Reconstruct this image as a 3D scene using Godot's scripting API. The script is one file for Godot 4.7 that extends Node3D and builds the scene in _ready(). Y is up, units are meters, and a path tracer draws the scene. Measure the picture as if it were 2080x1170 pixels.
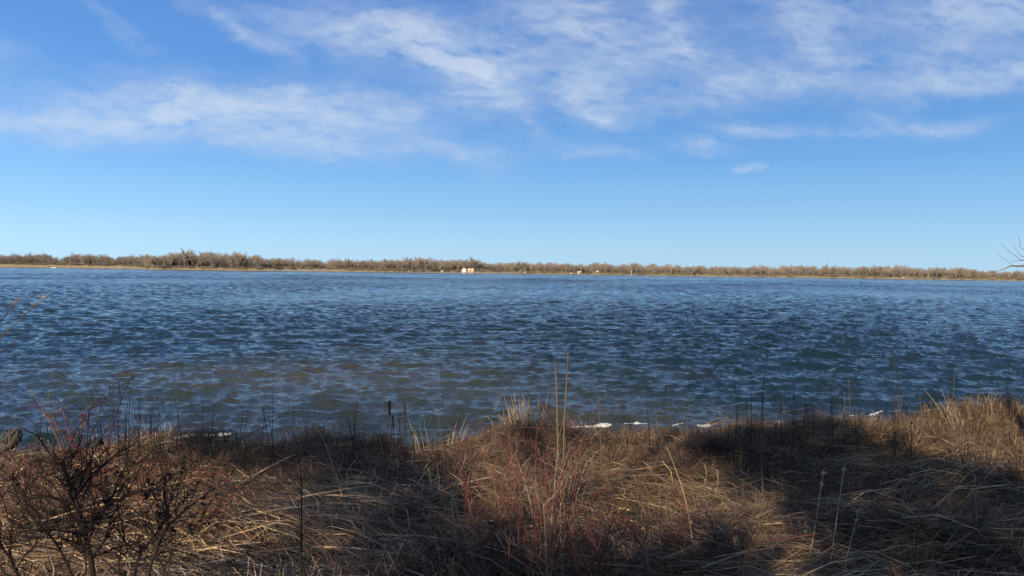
extends Node3D
# A windy lake seen from its grassy bank in early spring; y is up, units are metres, the water lies at y = 0.

const EYE := Vector3(0, 2.9, 0)
const FOCAL := 1571.0            # of the photograph, in its own pixels (2080 x 1170)
const HALF_W := 1040.0
const HALF_H := 585.0

var cam: Camera3D
var rng := RandomNumberGenerator.new()
var to_sun := Vector3.ZERO
var mound := FastNoiseLite.new()
var fine := FastNoiseLite.new()
var flow := FastNoiseLite.new()
var counts := {}

# ---------------------------------------------------------------- small helpers
class Builder:
	var v := PackedVector3Array()
	var n := PackedVector3Array()
	var c := PackedColorArray()
	var i := PackedInt32Array()

	func tri(a: int, b: int, d: int, out: Vector3) -> void:
		if (v[d] - v[a]).cross(v[b] - v[a]).dot(out) >= 0.0:
			i.append(a); i.append(b); i.append(d)
		else:
			i.append(a); i.append(d); i.append(b)

	func tube(pts: Array, r0: float, r1: float, sides: int, col: Color) -> void:
		var base := v.size()
		var last := pts.size() - 1
		var side := Vector3.ZERO
		for k in pts.size():
			var p: Vector3 = pts[k]
			var q: Vector3 = pts[mini(k + 1, last)]
			var o: Vector3 = pts[maxi(k - 1, 0)]
			var d := (q - o).normalized()
			if side == Vector3.ZERO:
				side = d.cross(Vector3(0.31, 0.2, 0.93)).normalized()
			side = (side - d * side.dot(d)).normalized()
			var up := d.cross(side)
			var r := lerpf(r0, r1, float(k) / maxf(1.0, last))
			for s in sides:
				var a := TAU * s / sides
				var out := side * cos(a) + up * sin(a)
				v.append(p + out * r); n.append(out); c.append(col)
		for k in last:
			for s in sides:
				var a0 := base + k * sides + s
				var a1 := base + k * sides + (s + 1) % sides
				tri(a0, a0 + sides, a1, n[a0])
				tri(a1, a0 + sides, a1 + sides, n[a1])

	func ribbon(pts: Array, w: float, side: Vector3, col: Color, fold := 0.0) -> void:
		var base := v.size()
		var last := pts.size() - 1
		for k in pts.size():
			var q: Vector3 = pts[mini(k + 1, last)]
			var o: Vector3 = pts[maxi(k - 1, 0)]
			var d := (q - o).normalized()
			var sd := (side - d * side.dot(d)).normalized()
			var out := d.cross(sd).normalized()
			var t := float(k) / maxf(1.0, last)
			var hw := w * 0.5 * (1.0 - 0.75 * t * t)
			var p: Vector3 = pts[k]
			v.append(p - sd * hw); n.append((out - sd * fold).normalized()); c.append(col)
			v.append(p + sd * hw); n.append((out + sd * fold).normalized()); c.append(col)
		for k in last:
			var a := base + k * 2
			tri(a, a + 2, a + 1, n[a])
			tri(a + 1, a + 2, a + 3, n[a])

	func quad(a: Vector3, b: Vector3, d: Vector3, e: Vector3, out: Vector3, col: Color) -> void:
		var base := v.size()
		for p in [a, b, d, e]:
			v.append(p); n.append(out); c.append(col)
		tri(base, base + 1, base + 2, out)
		tri(base, base + 2, base + 3, out)

	func box(lo: Vector3, hi: Vector3, col: Color) -> void:
		for ax in 3:
			for sgn in [0, 1]:
				var out := Vector3.ZERO
				out[ax] = 1.0 if sgn == 1 else -1.0
				var u := (ax + 1) % 3
				var w := (ax + 2) % 3
				var ps := []
				for m in [[0, 0], [1, 0], [1, 1], [0, 1]]:
					var p := Vector3.ZERO
					p[ax] = hi[ax] if sgn == 1 else lo[ax]
					p[u] = hi[u] if m[0] == 1 else lo[u]
					p[w] = hi[w] if m[1] == 1 else lo[w]
					ps.append(p)
				quad(ps[0], ps[1], ps[2], ps[3], out, col)

	func lump(at: Vector3, r: Vector3, col: Color, nz: FastNoiseLite, rough: float, rings := 4, segs := 7) -> void:
		var base := v.size()
		for a in rings + 1:
			var th := PI * a / rings
			for b in segs:
				var ph := TAU * (b + 0.5 * (a % 2)) / segs
				var d := Vector3(sin(th) * cos(ph), cos(th), sin(th) * sin(ph))
				var k := 1.0 + rough * nz.get_noise_3dv(at * 31.0 + d * 40.0)
				v.append(at + d * r * k); n.append((d / r).normalized()); c.append(col)
		for a in rings:
			for b in segs:
				var p := base + a * segs + b
				var q := base + a * segs + (b + 1) % segs
				if a > 0:
					tri(p, p + segs, q, n[p] + n[q])
				if a < rings - 1:
					tri(q, p + segs, q + segs, n[q] + n[p + segs])

	func mesh() -> ArrayMesh:
		var arr := []
		arr.resize(Mesh.ARRAY_MAX)
		arr[Mesh.ARRAY_VERTEX] = v
		arr[Mesh.ARRAY_NORMAL] = n
		arr[Mesh.ARRAY_COLOR] = c
		arr[Mesh.ARRAY_INDEX] = i
		var m := ArrayMesh.new()
		m.add_surface_from_arrays(Mesh.PRIMITIVE_TRIANGLES, arr)
		return m

func numbered(called: String) -> String:
	counts[called] = counts.get(called, -1) + 1
	return called if counts[called] == 0 else "%s_%03d" % [called, counts[called]]

func tag(o: Node3D, label: String, category: String, group := "") -> void:
	o.set_meta("label", label)
	o.set_meta("category", category)
	if group != "":
		o.set_meta("group", group)

func thing(called: String, at: Vector3, label: String, category: String, group := "") -> Node3D:
	var o := Node3D.new()
	o.name = numbered(called)
	add_child(o)
	o.position = at
	tag(o, label, category, group)
	return o

func part(called: String, m: Mesh, mat: Material, parent: Node) -> MeshInstance3D:
	var o := MeshInstance3D.new()
	o.name = called
	o.mesh = m
	o.material_override = mat
	parent.add_child(o, true)
	return o

func setting(called: String, m: Mesh, mat: Material) -> MeshInstance3D:
	var o := part(called, m, mat, self)
	o.set_meta("kind", "structure")
	tag(o, SETTING_LABELS[called], called.get_slice("_", called.get_slice_count("_") - 1))
	return o

const SETTING_LABELS := {
	"lake_water": "wind-rippled blue lake water with small waves",
	"bank_ground": "brown soil of the near bank under the dry grass",
	"far_shore_terrain": "low far shore with a pale reed and sand edge",
}

func scatter(called: String, m: Mesh, mat: Material, ts: Array, cs: Array, label: String, category: String) -> void:
	if ts.is_empty():
		return
	var mm := MultiMesh.new()
	mm.transform_format = MultiMesh.TRANSFORM_3D
	mm.use_colors = true
	mm.mesh = m
	mm.instance_count = ts.size()
	for k in ts.size():
		mm.set_instance_transform(k, ts[k])
		mm.set_instance_color(k, cs[k])
	var o := MultiMeshInstance3D.new()
	o.name = numbered(called)
	o.multimesh = mm
	o.material_override = mat
	add_child(o)
	o.set_meta("kind", "stuff")
	tag(o, label, category)

func strew(called: String, b: Builder, mat: Material, ts: Array, cs: Array, label: String, category: String) -> void:
	# like scatter, but joined into one mesh: overlapping tufts trace faster that way
	var v := PackedVector3Array()
	var n := PackedVector3Array()
	var c := PackedColorArray()
	var ix := PackedInt32Array()
	var tints := []
	var palette := cs.duplicate()
	palette.sort_custom(func(p: Color, q: Color) -> bool: return p.r < q.r)
	var pick := []
	for k in 10:                       # ten tints of the one tuft, dark to pale
		var t: Color = palette[int((k + 0.5) / 10.0 * palette.size())]
		pick.append(t)
		var one := PackedColorArray()
		one.resize(b.c.size())
		for q in b.c.size():
			one[q] = Color(b.c[q].r * t.r, b.c[q].g * t.g, b.c[q].b * t.b)
		tints.append(one)
	for k in ts.size():
		var xf: Transform3D = ts[k]
		var base := v.size()
		v.append_array(xf * b.v)
		n.append_array(Transform3D(xf.basis.orthonormalized(), Vector3.ZERO) * b.n)
		var best := 0
		var gap := 9.0
		for q in 10:
			var d := absf(pick[q].r - cs[k].r) + absf(pick[q].g - cs[k].g) + absf(pick[q].b - cs[k].b)
			if d < gap:
				gap = d
				best = q
		c.append_array(tints[best])
		var m := ix.size()
		ix.append_array(b.i)
		for q in range(m, ix.size()):
			ix[q] += base
	var out := Builder.new()
	out.v = v
	out.n = n
	out.c = c
	out.i = ix
	var o := part(numbered(called), out.mesh(), mat, self)
	o.set_meta("kind", "stuff")
	tag(o, label, category)

func plain(rough := 0.9, spec := 0.3, through := 0.0) -> StandardMaterial3D:
	var m := StandardMaterial3D.new()
	m.vertex_color_use_as_albedo = true
	m.roughness = rough
	m.metallic_specular = spec
	m.cull_mode = BaseMaterial3D.CULL_DISABLED
	if through > 0.0:
		m.backlight_enabled = true
		m.backlight = Color(through, through, through)
	return m

func noise(freq: float, seed_: int, octaves := 3) -> FastNoiseLite:
	var f := FastNoiseLite.new()
	f.noise_type = FastNoiseLite.TYPE_SIMPLEX_SMOOTH
	f.frequency = freq
	f.seed = seed_
	f.fractal_octaves = octaves
	return f

func table(t: Array, x: float) -> float:
	if x <= t[0][0]:
		return t[0][1]
	for k in range(1, t.size()):
		if x <= t[k][0]:
			return lerpf(t[k - 1][1], t[k][1], (x - t[k - 1][0]) / (t[k][0] - t[k - 1][0]))
	return t[t.size() - 1][1]

func ray(px: float, py: float) -> Vector3:
	return (cam.basis * Vector3((px - HALF_W) / FOCAL, -(py - HALF_H) / FOCAL, -1.0))

func at_depth(px: float, py: float, depth: float) -> Vector3:      # a point on that sight line, so many metres out
	var d := ray(px, py)
	return EYE + d * (depth / -d.z)

func on_bank(px: float, py: float) -> Vector3:                     # where that sight line meets the bank
	var d := ray(px, py).normalized()
	var t := 1.0
	while t < 60.0:
		var p := EYE + d * t
		if p.y < bank(p.x, p.z):
			return Vector3(p.x, bank(p.x, p.z), p.z)
		t += 0.02
	return EYE + d * 14.0

# ---------------------------------------------------------------- the lie of the land
func crest_at(x: float) -> float:
	return 10.3 + 0.17 * x + 0.35 * fine.get_noise_2d(x * 0.9, 77.0)

func bank(x: float, z: float) -> float:
	var s := -z - crest_at(x)
	var y: float
	if s < -7.0:
		y = 1.2
	elif s < 0.0:
		y = lerpf(1.2, 0.60, smoothstep(-7.5, 0.0, s))
	elif s < 0.9:
		y = lerpf(0.60, 0.12, smoothstep(0.0, 0.9, s))
	else:
		y = 0.12 - 0.07 * (s - 0.9)
	y -= 0.034 * clampf(-x - 0.5, 0.0, 5.0) * smoothstep(-6.0, -0.5, s) * (1.0 - smoothstep(0.2, 1.2, s))
	y += 0.05 * bare_soil(x, z) * (0.6 + 1.4 * fine.get_noise_2d(x * 2.3, z * 2.3 + 30.0))
	var lumpy := clampf(1.0 - s * 1.4, 0.0, 1.0)
	y += lumpy * (0.22 * mound.get_noise_2d(x * 1.15, z * 1.15) + 0.05 * fine.get_noise_2d(x * 3.0, z * 3.0))
	y += lumpy * 0.16 * exp(-pow((s + 0.7) / 0.55, 2.0)) * (0.6 + 1.2 * mound.get_noise_2d(x * 0.8 + 50.0, 3.0))
	y -= 0.14 * exp(-pow((s + 2.6) / 0.8, 2.0))
	return maxf(y, -1.6)

func bank_normal(x: float, z: float) -> Vector3:
	var e := 0.12
	return Vector3(bank(x - e, z) - bank(x + e, z), 2 * e, bank(x, z - e) - bank(x, z + e)).normalized()

func bare_soil(x: float, z: float) -> float:                       # where the sandy edge shows
	var s := -z - crest_at(x)
	var in_x := smoothstep(-1.7, -1.15, x) * (1.0 - smoothstep(1.1, 1.6, x))
	return in_x * exp(-pow((s + 0.3) / 0.6, 4.0)) * clampf(0.85 + 1.2 * fine.get_noise_2d(x * 2.0, z * 2.0), 0.0, 1.0)

# ---------------------------------------------------------------- main
func _ready() -> void:
	rng.seed = 20240
	mound.noise_type = FastNoiseLite.TYPE_SIMPLEX_SMOOTH
	mound.frequency = 0.42
	mound.fractal_octaves = 2
	mound.seed = 5
	fine.noise_type = FastNoiseLite.TYPE_SIMPLEX_SMOOTH
	fine.frequency = 0.8
	fine.seed = 9
	flow.noise_type = FastNoiseLite.TYPE_SIMPLEX_SMOOTH
	flow.frequency = 0.22
	flow.fractal_octaves = 2
	flow.seed = 33

	cam = Camera3D.new()
	cam.name = "camera"
	cam.fov = rad_to_deg(2.0 * atan(HALF_H / FOCAL))
	cam.near = 0.05
	cam.far = 6000.0
	cam.position = EYE
	cam.rotation = Vector3(-atan(35.0 / FOCAL), 0, deg_to_rad(0.78))
	add_child(cam)
	cam.current = true

	var sun_side := deg_to_rad(22.0)       # behind the camera, to its left
	var sun_height := deg_to_rad(24.0)
	to_sun = Vector3(-sin(sun_side) * cos(sun_height), sin(sun_height), cos(sun_side) * cos(sun_height))
	var sun := DirectionalLight3D.new()
	sun.name = "sun"
	sun.light_color = Color(1.0, 0.915, 0.78)
	sun.light_energy = 1.6
	sun.light_angular_distance = 0.53
	sun.shadow_enabled = true
	add_child(sun)
	sun.look_at_from_position(to_sun * 60.0, Vector3.ZERO)

	var env := Environment.new()
	env.background_mode = Environment.BG_SKY
	env.sky = Sky.new()
	env.sky.sky_material = sky_material()
	env.tonemap_mode = Environment.TONE_MAPPER_LINEAR
	env.tonemap_exposure = 2.0        # the picture is exposed for the sunlit straw
	env.sdfgi_enabled = true
	env.ssao_enabled = true
	env.ssil_enabled = true
	var we := WorldEnvironment.new()
	we.name = "world_environment"
	we.environment = env
	add_child(we)

	build_water()
	build_bank()
	build_far_shore()
	build_near()

# ---------------------------------------------------------------- sky
var cloud_a := FastNoiseLite.new()
var cloud_b := FastNoiseLite.new()
var cloud_c := FastNoiseLite.new()
var cloud_d := FastNoiseLite.new()
# the cirrus in view: centre, radii, turn in degrees, strength (centres and radii in the photograph's pixels, as angles from the view's axis)
const CLOUDS := [
	[150, 262, 300, 42, 0, 0.62], [420, 243, 300, 52, 3, 0.68], [370, 200, 130, 40, 8, 0.5], [700, 232, 220, 46, 4, 0.52], [720, 300, 230, 30, 6, 0.30],
	[770, 78, 190, 52, 8, 0.95], [900, 125, 90, 40, 30, 0.7], [490, 75, 110, 24, 30, 0.45], [960, 160, 80, 26, 35, 0.45],
	[590, 192, 40, 18, 0, 0.4], [230, 65, 110, 18, 32, 0.2], [890, 203, 45, 22, 0, 0.4],
	[1170, 45, 130, 75, 25, 0.62], [1370, 60, 130, 30, 52, 0.55], [1000, 130, 70, 70, 40, 0.45], [980, 220, 80, 22, 12, 0.4],
	[1190, 190, 140, 44, 8, 0.62], [1230, 235, 50, 16, 30, 0.4], [1330, 110, 130, 40, 10, 0.35],
	[1490, 172, 130, 36, -6, 0.5], [1640, 45, 80, 95, 0, 0.55], [1690, 105, 40, 24, 40, 0.35], [1650, 168, 80, 26, 0, 0.35],
	[1860, 150, 110, 28, -10, 0.62], [1960, 18, 150, 42, 0, 0.75], [2050, 135, 170, 22, -10, 0.55], [1900, 90, 140, 24, -10, 0.35], [1850, 238, 120, 20, 4, 0.42], [1960, 235, 60, 14, -8, 0.3],
	[1530, 262, 70, 16, 0, 0.42], [1690, 263, 90, 12, -3, 0.34], [1420, 296, 70, 11, 3, 0.36], [1200, 314, 90, 18, 3, 0.32], [1520, 339, 30, 7, 0, 0.55], [1075, 266, 50, 12, 15, 0.3], [960, 312, 90, 20, 0, 0.28],
	[1560, 50, 620, 120, -3, 0.13], [1100, 150, 330, 110, 10, 0.07],
	[2300, 60, 260, 60, -8, 0.6], [-260, 120, 240, 50, 4, 0.55], [2500, 210, 260, 40, 0, 0.5], [-420, 285, 260, 40, 0, 0.55],
]
const SKY_LEVELS := [
	[0.0, 0.490, 0.730, 0.915], [2.0, 0.425, 0.690, 0.920], [4.0, 0.320, 0.605, 0.910], [8.0, 0.188, 0.440, 0.835], [12.0, 0.128, 0.330, 0.720], [19.0, 0.092, 0.240, 0.600], [35.0, 0.054, 0.165, 0.510], [90.0, 0.030, 0.100, 0.360],
]

func sky_color(az: float, el: float) -> Color:
	var deg := rad_to_deg(el)
	var r := 0.0
	var g := 0.0
	var b := 0.0
	for k in range(1, SKY_LEVELS.size()):
		if deg <= SKY_LEVELS[k][0]:
			var t: float = (deg - SKY_LEVELS[k - 1][0]) / (SKY_LEVELS[k][0] - SKY_LEVELS[k - 1][0])
			r = lerpf(SKY_LEVELS[k - 1][1], SKY_LEVELS[k][1], t)
			g = lerpf(SKY_LEVELS[k - 1][2], SKY_LEVELS[k][2], t)
			b = lerpf(SKY_LEVELS[k - 1][3], SKY_LEVELS[k][3], t)
			break
	# the air is brighter towards the sun's side
	var d := Vector3(sin(az) * cos(el), sin(el), -cos(az) * cos(el))
	var lit := 1.0 + 0.42 * (clampf(d.dot(to_sun), -1.0, 0.4) + 0.80)
	r *= lit; g *= lit; b *= minf(lit, 1.25)
	# cirrus
	var u: float
	if absf(az) < 0.62:
		u = tan(az)
	else:
		u = signf(az) * (tan(0.62) + (absf(az) - 0.62) * 1.51)
	var v := tan(minf(el, 1.25)) / cos(clampf(az, -0.62, 0.62))
	var x := HALF_W + FOCAL * u
	var y := 550.0 - FOCAL * v
	var wx := x + 60.0 * cloud_c.get_noise_2d(x * 0.6, y * 1.2) + 18.0 * cloud_b.get_noise_2d(x * 0.7, y * 1.4)
	var wy := y + 26.0 * cloud_c.get_noise_2d(x * 0.6 + 900.0, y * 1.2) + 8.0 * cloud_b.get_noise_2d(x * 0.7 + 500.0, y * 1.4)
	var cover := 0.0
	if absf(az) < 0.95 and deg < 30.0:
		for q in CLOUDS:
			var dx: float = wx - q[0]
			var dy: float = wy - q[1]
			var a := deg_to_rad(q[4])
			var ex: float = (dx * cos(a) + dy * sin(a)) / q[2]
			var ey: float = (-dx * sin(a) + dy * cos(a)) / q[3]
			var e := ex * ex + ey * ey
			if e < 5.0:
				cover += q[5] * exp(-e * 1.1)
	var out_of := maxf(smoothstep(0.62, 0.95, absf(az)), smoothstep(20.0, 30.0, deg))
	if out_of > 0.0:
		# the same thin cirrus goes on over the rest of the sky: a sheet far overhead
		var far := 1.0 / maxf(sin(el), 0.07)
		var sx := d.x * far * 260.0
		var sz := d.z * far * 260.0
		cover += out_of * clampf(0.42 + 1.5 * cloud_c.get_noise_2d(sx, sz * 0.6), 0.0, 0.85) * smoothstep(5.0, 10.0, deg)
	var streak := 0.5 + 0.75 * cloud_a.get_noise_2d(wx * 0.5 + wy * 0.35, wy * 1.7 - wx * 0.12) + 0.30 * cloud_b.get_noise_2d(wx * 0.8, wy * 2.4) + 0.30 * cloud_d.get_noise_2d(x * 0.30 + y * 0.22, y * 1.1 - x * 0.24)
	var al := 0.84 * (1.0 - exp(-1.4 * cover * maxf(0.28 + 0.92 * streak, 0.0)))
	al = al * smoothstep(0.0, 0.06, al)
	var shade := lerpf(0.93, 1.0, smoothstep(0.2, 0.75, al))
	return Color(lerpf(r, 0.70 * shade, al), lerpf(g, 0.775 * shade, al), lerpf(b, 0.885 * shade, al)) / 2.0

func sky_material() -> PanoramaSkyMaterial:
	cloud_a = noise(0.010, 101, 5)
	cloud_a.fractal_gain = 0.55
	cloud_b = noise(0.028, 102, 4)
	cloud_c = noise(0.005, 103, 3)
	cloud_d = noise(0.05, 104, 3)
	var w := 4096
	var h := 2048
	var cw := 512
	var ch := 256
	var im := Image.create(cw, ch, false, Image.FORMAT_RGBF)
	im.fill(Color(0.16, 0.20, 0.24))
	for j in ch / 2:
		var el := (0.5 - (j + 0.5) / ch) * PI
		for i in cw:
			im.set_pixel(i, j, sky_color(wrapf((i + 0.5) / cw * TAU, -PI, PI), el))   # column 0 looks along -z
	im.resize(w, h, Image.INTERPOLATE_BILINEAR)
	var i1 := int(w * 41.0 / 360.0)
	for j in range(int(h * (0.5 - 22.0 / 180.0)), h / 2):
		var el := (0.5 - (j + 0.5) / h) * PI
		for i in range(-i1, i1):
			im.set_pixel(posmod(i, w), j, sky_color((i + 0.5) / w * TAU, el))
	var m := PanoramaSkyMaterial.new()
	m.panorama = ImageTexture.create_from_image(im)
	return m

# ---------------------------------------------------------------- water
var wave_k := PackedFloat32Array()
var wave_x := PackedFloat32Array()
var wave_z := PackedFloat32Array()
var wave_a := PackedFloat32Array()
var wave_p := PackedFloat32Array()
var wave_l := PackedFloat32Array()

func make_waves() -> void:
	var r := RandomNumberGenerator.new()
	r.seed = 71
	var n := 36
	for k in n:
		var l := 0.18 * pow(3.0 / 0.18, float(k) / (n - 1))
		l *= r.randf_range(0.94, 1.06)
		var steep := 0.062
		if l > 1.05:
			steep *= pow(1.05 / l, 1.25)
		elif l > 0.45:
			steep *= 1.35
		else:
			steep *= 1.2
		var spread := r.randfn(0.0, 0.42 if l < 0.9 else 0.36)
		var a := deg_to_rad(8.0) + spread      # running in towards the bank
		wave_k.append(TAU / l)
		wave_x.append(sin(a))
		wave_z.append(cos(a))
		wave_a.append(steep * l / TAU)
		wave_p.append(r.randf() * TAU)
		wave_l.append(l)

func wave_height(x: float, z: float) -> float:
	var y := 0.0
	for w in wave_k.size():
		y += wave_a[w] * cos(wave_k[w] * (wave_x[w] * x + wave_z[w] * z) + wave_p[w])
	return y

func water_patch(cols: PackedFloat32Array, rows: PackedFloat32Array, shortest: float) -> ArrayMesh:
	# one world-space sea of waves, sampled on rings so that far water is not finer than it needs to be
	var nc := cols.size()
	var nr := rows.size()
	var v := PackedVector3Array()
	var n := PackedVector3Array()
	var c := PackedColorArray()
	v.resize(nc * nr)
	n.resize(nc * nr)
	c.resize(nc * nr)
	var silt := noise(0.035, 58, 2)
	var nw := wave_k.size()
	var gust := noise(0.02, 55, 3)
	for j in nr:
		var rad := rows[j]
		var dr := rows[mini(j + 1, nr - 1)] - rows[maxi(j - 1, 0)]
		var first := 0
		while first < nw and wave_l[first] < maxf(0.42 * dr, shortest):
			first += 1
		for i in nc:
			var th := cols[i]
			var x := rad * sin(th)
			var z := -rad * cos(th)
			var py := 0.0
			var ox := 0.0
			var oz := 0.0
			var sx := 0.0
			var sz := 0.0
			var sy := 1.0
			var start := first
			if absf(th) > 0.67:
				while start < nw and wave_l[start] < 0.024 * rad:
					start += 1
			for w in range(start, nw):
				var kx := wave_x[w]
				var kz := wave_z[w]
				var k := wave_k[w]
				var ph := k * (kx * x + kz * z) + wave_p[w]
				var am := wave_a[w]
				var sn := sin(ph) * am
				var cs := cos(ph) * am
				py += cs
				ox -= kx * sn
				oz -= kz * sn
				sx += kx * k * sn
				sz += kz * k * sn
				sy -= 0.9 * k * cs
			var g := (0.95 + 0.8 * gust.get_noise_2d(x, z * 0.5)) * (1.0 + 0.5 * smoothstep(50.0, 200.0, rad))     # higher out in the open lake
			var at := j * nc + i
			v[at] = Vector3(x + 0.8 * ox * g, py * g, z + 0.8 * oz * g)
			n[at] = Vector3(sx * g, maxf(sy, 0.25), sz * g).normalized()
			# silt stirred up off the bank: patchy, olive brown
			var mud := 0.0
			if rad < 90.0:
				mud = clampf(0.18 + 1.2 * silt.get_noise_2d(x, z * 1.4), 0.0, 1.0) * smoothstep(38.0, 14.0, rad)
			c[at] = Color(0.005, 0.013, 0.017).lerp(Color(0.034, 0.033, 0.021), mud)
	var idx := PackedInt32Array()
	idx.resize((nc - 1) * (nr - 1) * 6)
	var q := 0
	for j in nr - 1:
		for i in nc - 1:
			var b := j * nc + i
			# rows run away from the eye, columns to the right: clockwise seen from above
			idx[q] = b; idx[q + 1] = b + nc; idx[q + 2] = b + 1
			idx[q + 3] = b + 1; idx[q + 4] = b + nc; idx[q + 5] = b + nc + 1
			q += 6
	var arr := []
	arr.resize(Mesh.ARRAY_MAX)
	arr[Mesh.ARRAY_VERTEX] = v
	arr[Mesh.ARRAY_NORMAL] = n
	arr[Mesh.ARRAY_COLOR] = c
	arr[Mesh.ARRAY_INDEX] = idx
	var m := ArrayMesh.new()
	m.add_surface_from_arrays(Mesh.PRIMITIVE_TRIANGLES, arr)
	return m

func rings(from: float, to: float, least: float, grow: float) -> PackedFloat32Array:
	var out := PackedFloat32Array()
	var r := from
	while r < to:
		out.append(r)
		r += maxf(least, r * grow)
	out.append(to)
	return out

func spokes(fine_deg: float) -> PackedFloat32Array:
	var out := PackedFloat32Array()
	var a := -76.0
	while a < 76.0:
		out.append(deg_to_rad(a))
		a += fine_deg if absf(a + 0.01) < 38.0 else 0.8
	return out

func build_water() -> void:
	make_waves()
	var mat := StandardMaterial3D.new()
	mat.vertex_color_use_as_albedo = true
	mat.roughness = 0.035
	mat.metallic_specular = 0.36
	var t := NoiseTexture2D.new()
	t.width = 1024
	t.height = 1024
	t.seamless = true
	t.as_normal_map = true
	t.bump_strength = 8.0
	var f := noise(0.022, 61, 4)
	f.fractal_gain = 0.62
	t.noise = f
	mat.normal_enabled = true
	mat.normal_texture = t
	mat.normal_scale = 1.0
	mat.uv1_triplanar = true
	mat.uv1_world_triplanar = true
	mat.uv1_triplanar_sharpness = 8.0
	mat.uv1_scale = Vector3(0.2, 0.4, 0.6)
	setting("lake_water", water_patch(spokes(0.14), rings(10.5, 120.0, 0.065, 0.0052), 0.0), mat)
	var far := part("lake_water_far", water_patch(spokes(0.26), rings(120.0, 1150.0, 0.5, 0.0022), 0.8), mat, self)
	far.set_meta("kind", "structure")
	tag(far, "open lake water further out, finely rippled to the far shore", "water")

# ---------------------------------------------------------------- the near bank
func grain_texture(freq: float, seed_: int, dark: float, octaves := 5) -> NoiseTexture2D:
	var t := NoiseTexture2D.new()
	t.width = 512
	t.height = 512
	t.seamless = true
	t.noise = noise(freq, seed_, octaves)
	var g := Gradient.new()
	g.set_color(0, Color(dark, dark, dark))
	g.set_color(1, Color(1, 1, 1))
	t.color_ramp = g
	return t

func build_bank() -> void:
	var xs := PackedFloat32Array()
	var zs := PackedFloat32Array()
	var x := -150.0
	while x <= 150.0:
		xs.append(x)
		x += 0.11 if absf(x + 0.05) < 12.0 else (0.6 if absf(x) < 30.0 else 6.0)
	var z := 90.0
	while z >= -45.0:
		zs.append(z)
		z -= 0.11 if z < -1.5 and z > -15.5 else (0.8 if z < 12.0 and z > -24.0 else 6.0)
	var b := Builder.new()
	var nx := xs.size()
	for j in zs.size():
		for i in nx:
			var px := xs[i]
			var pz := zs[j]
			var s := -pz - crest_at(px)
			b.v.append(Vector3(px, bank(px, pz), pz))
			b.n.append(bank_normal(px, pz))
			var sand := bare_soil(px, pz)
			if s > 0.7:
				sand = 0.75
			var k := 0.8 + 0.5 * fine.get_noise_2d(px * 2.7, pz * 2.7)
			var soil := Color(0.047, 0.034, 0.023) * k
			soil = soil.lerp(Color(0.168, 0.131, 0.092) * (0.8 + 0.3 * fine.get_noise_2d(px * 5.0, pz * 5.0)), sand)
			soil.a = 1.0
			b.c.append(soil)
	for j in zs.size() - 1:
		for i in nx - 1:
			var a := j * nx + i
			b.i.append_array(PackedInt32Array([a, a + nx, a + 1, a + 1, a + nx, a + nx + 1]))
	var m := plain(0.95, 0.2)
	m.albedo_texture = grain_texture(0.06, 3, 0.35)
	m.uv1_triplanar = true
	m.uv1_world_triplanar = true
	m.uv1_scale = Vector3(1.3, 1.3, 1.3)
	setting("bank_ground", b.mesh(), m)

# ---------------------------------------------------------------- the far shore
const SHORE := [[-1400, 520], [-600, 640], [0, 740], [270, 720], [310, 650], [530, 655], [640, 700], [900, 725], [1100, 760], [1500, 800], [2080, 860], [2700, 900], [3500, 900]]
const TOPS := [[-600, 22], [0, 17], [70, 21], [120, 17], [190, 21], [235, 17], [280, 21], [300, 27], [420, 31], [490, 29], [530, 24], [560, 20], [650, 18], [760, 21], [870, 25], [960, 22], [1020, 16], [1080, 23], [1150, 18], [1300, 20], [1400, 16], [1520, 18], [1700, 21], [1850, 20], [1950, 19], [2040, 15], [2700, 18]]
const SET_BACK := [[-600, 40], [0, 55], [270, 50], [300, 10], [530, 12], [570, 40], [690, 30], [760, 12], [860, 12], [920, 22], [1010, 30], [1060, 16], [2080, 10]]

var hill := FastNoiseLite.new()

func shore_dist(px: float) -> float:
	return table(SHORE, px) + 6.0 * hill.get_noise_1d(px * 0.6) + 2.0 * hill.get_noise_1d(px * 3.0)

func bearing_px(x: float, z: float) -> float:
	return HALF_W + FOCAL * x / maxf(-z, 1.0)

func far_ground(px: float, back: float) -> float:
	if back < 0.0:
		return back * 0.08
	var y := 0.9 * smoothstep(0.0, 12.0, back) + 1.2 * smoothstep(15.0, 60.0, back)
	y += smoothstep(40.0, 260.0, back) * (2.5 + 3.0 * hill.get_noise_2d(px * 0.12, 10.0))
	if px < 260.0:
		y += 1.5 * smoothstep(60.0, 160.0, back)
	y += 0.15 * hill.get_noise_2d(px * 2.0, back)
	return y

func far_spot(px: float, back: float) -> Vector3:
	var u := (px - HALF_W) / FOCAL
	var d := shore_dist(px) + back
	var z := d / sqrt(1.0 + u * u)
	return Vector3(u * z, far_ground(px, back), -z)

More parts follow.
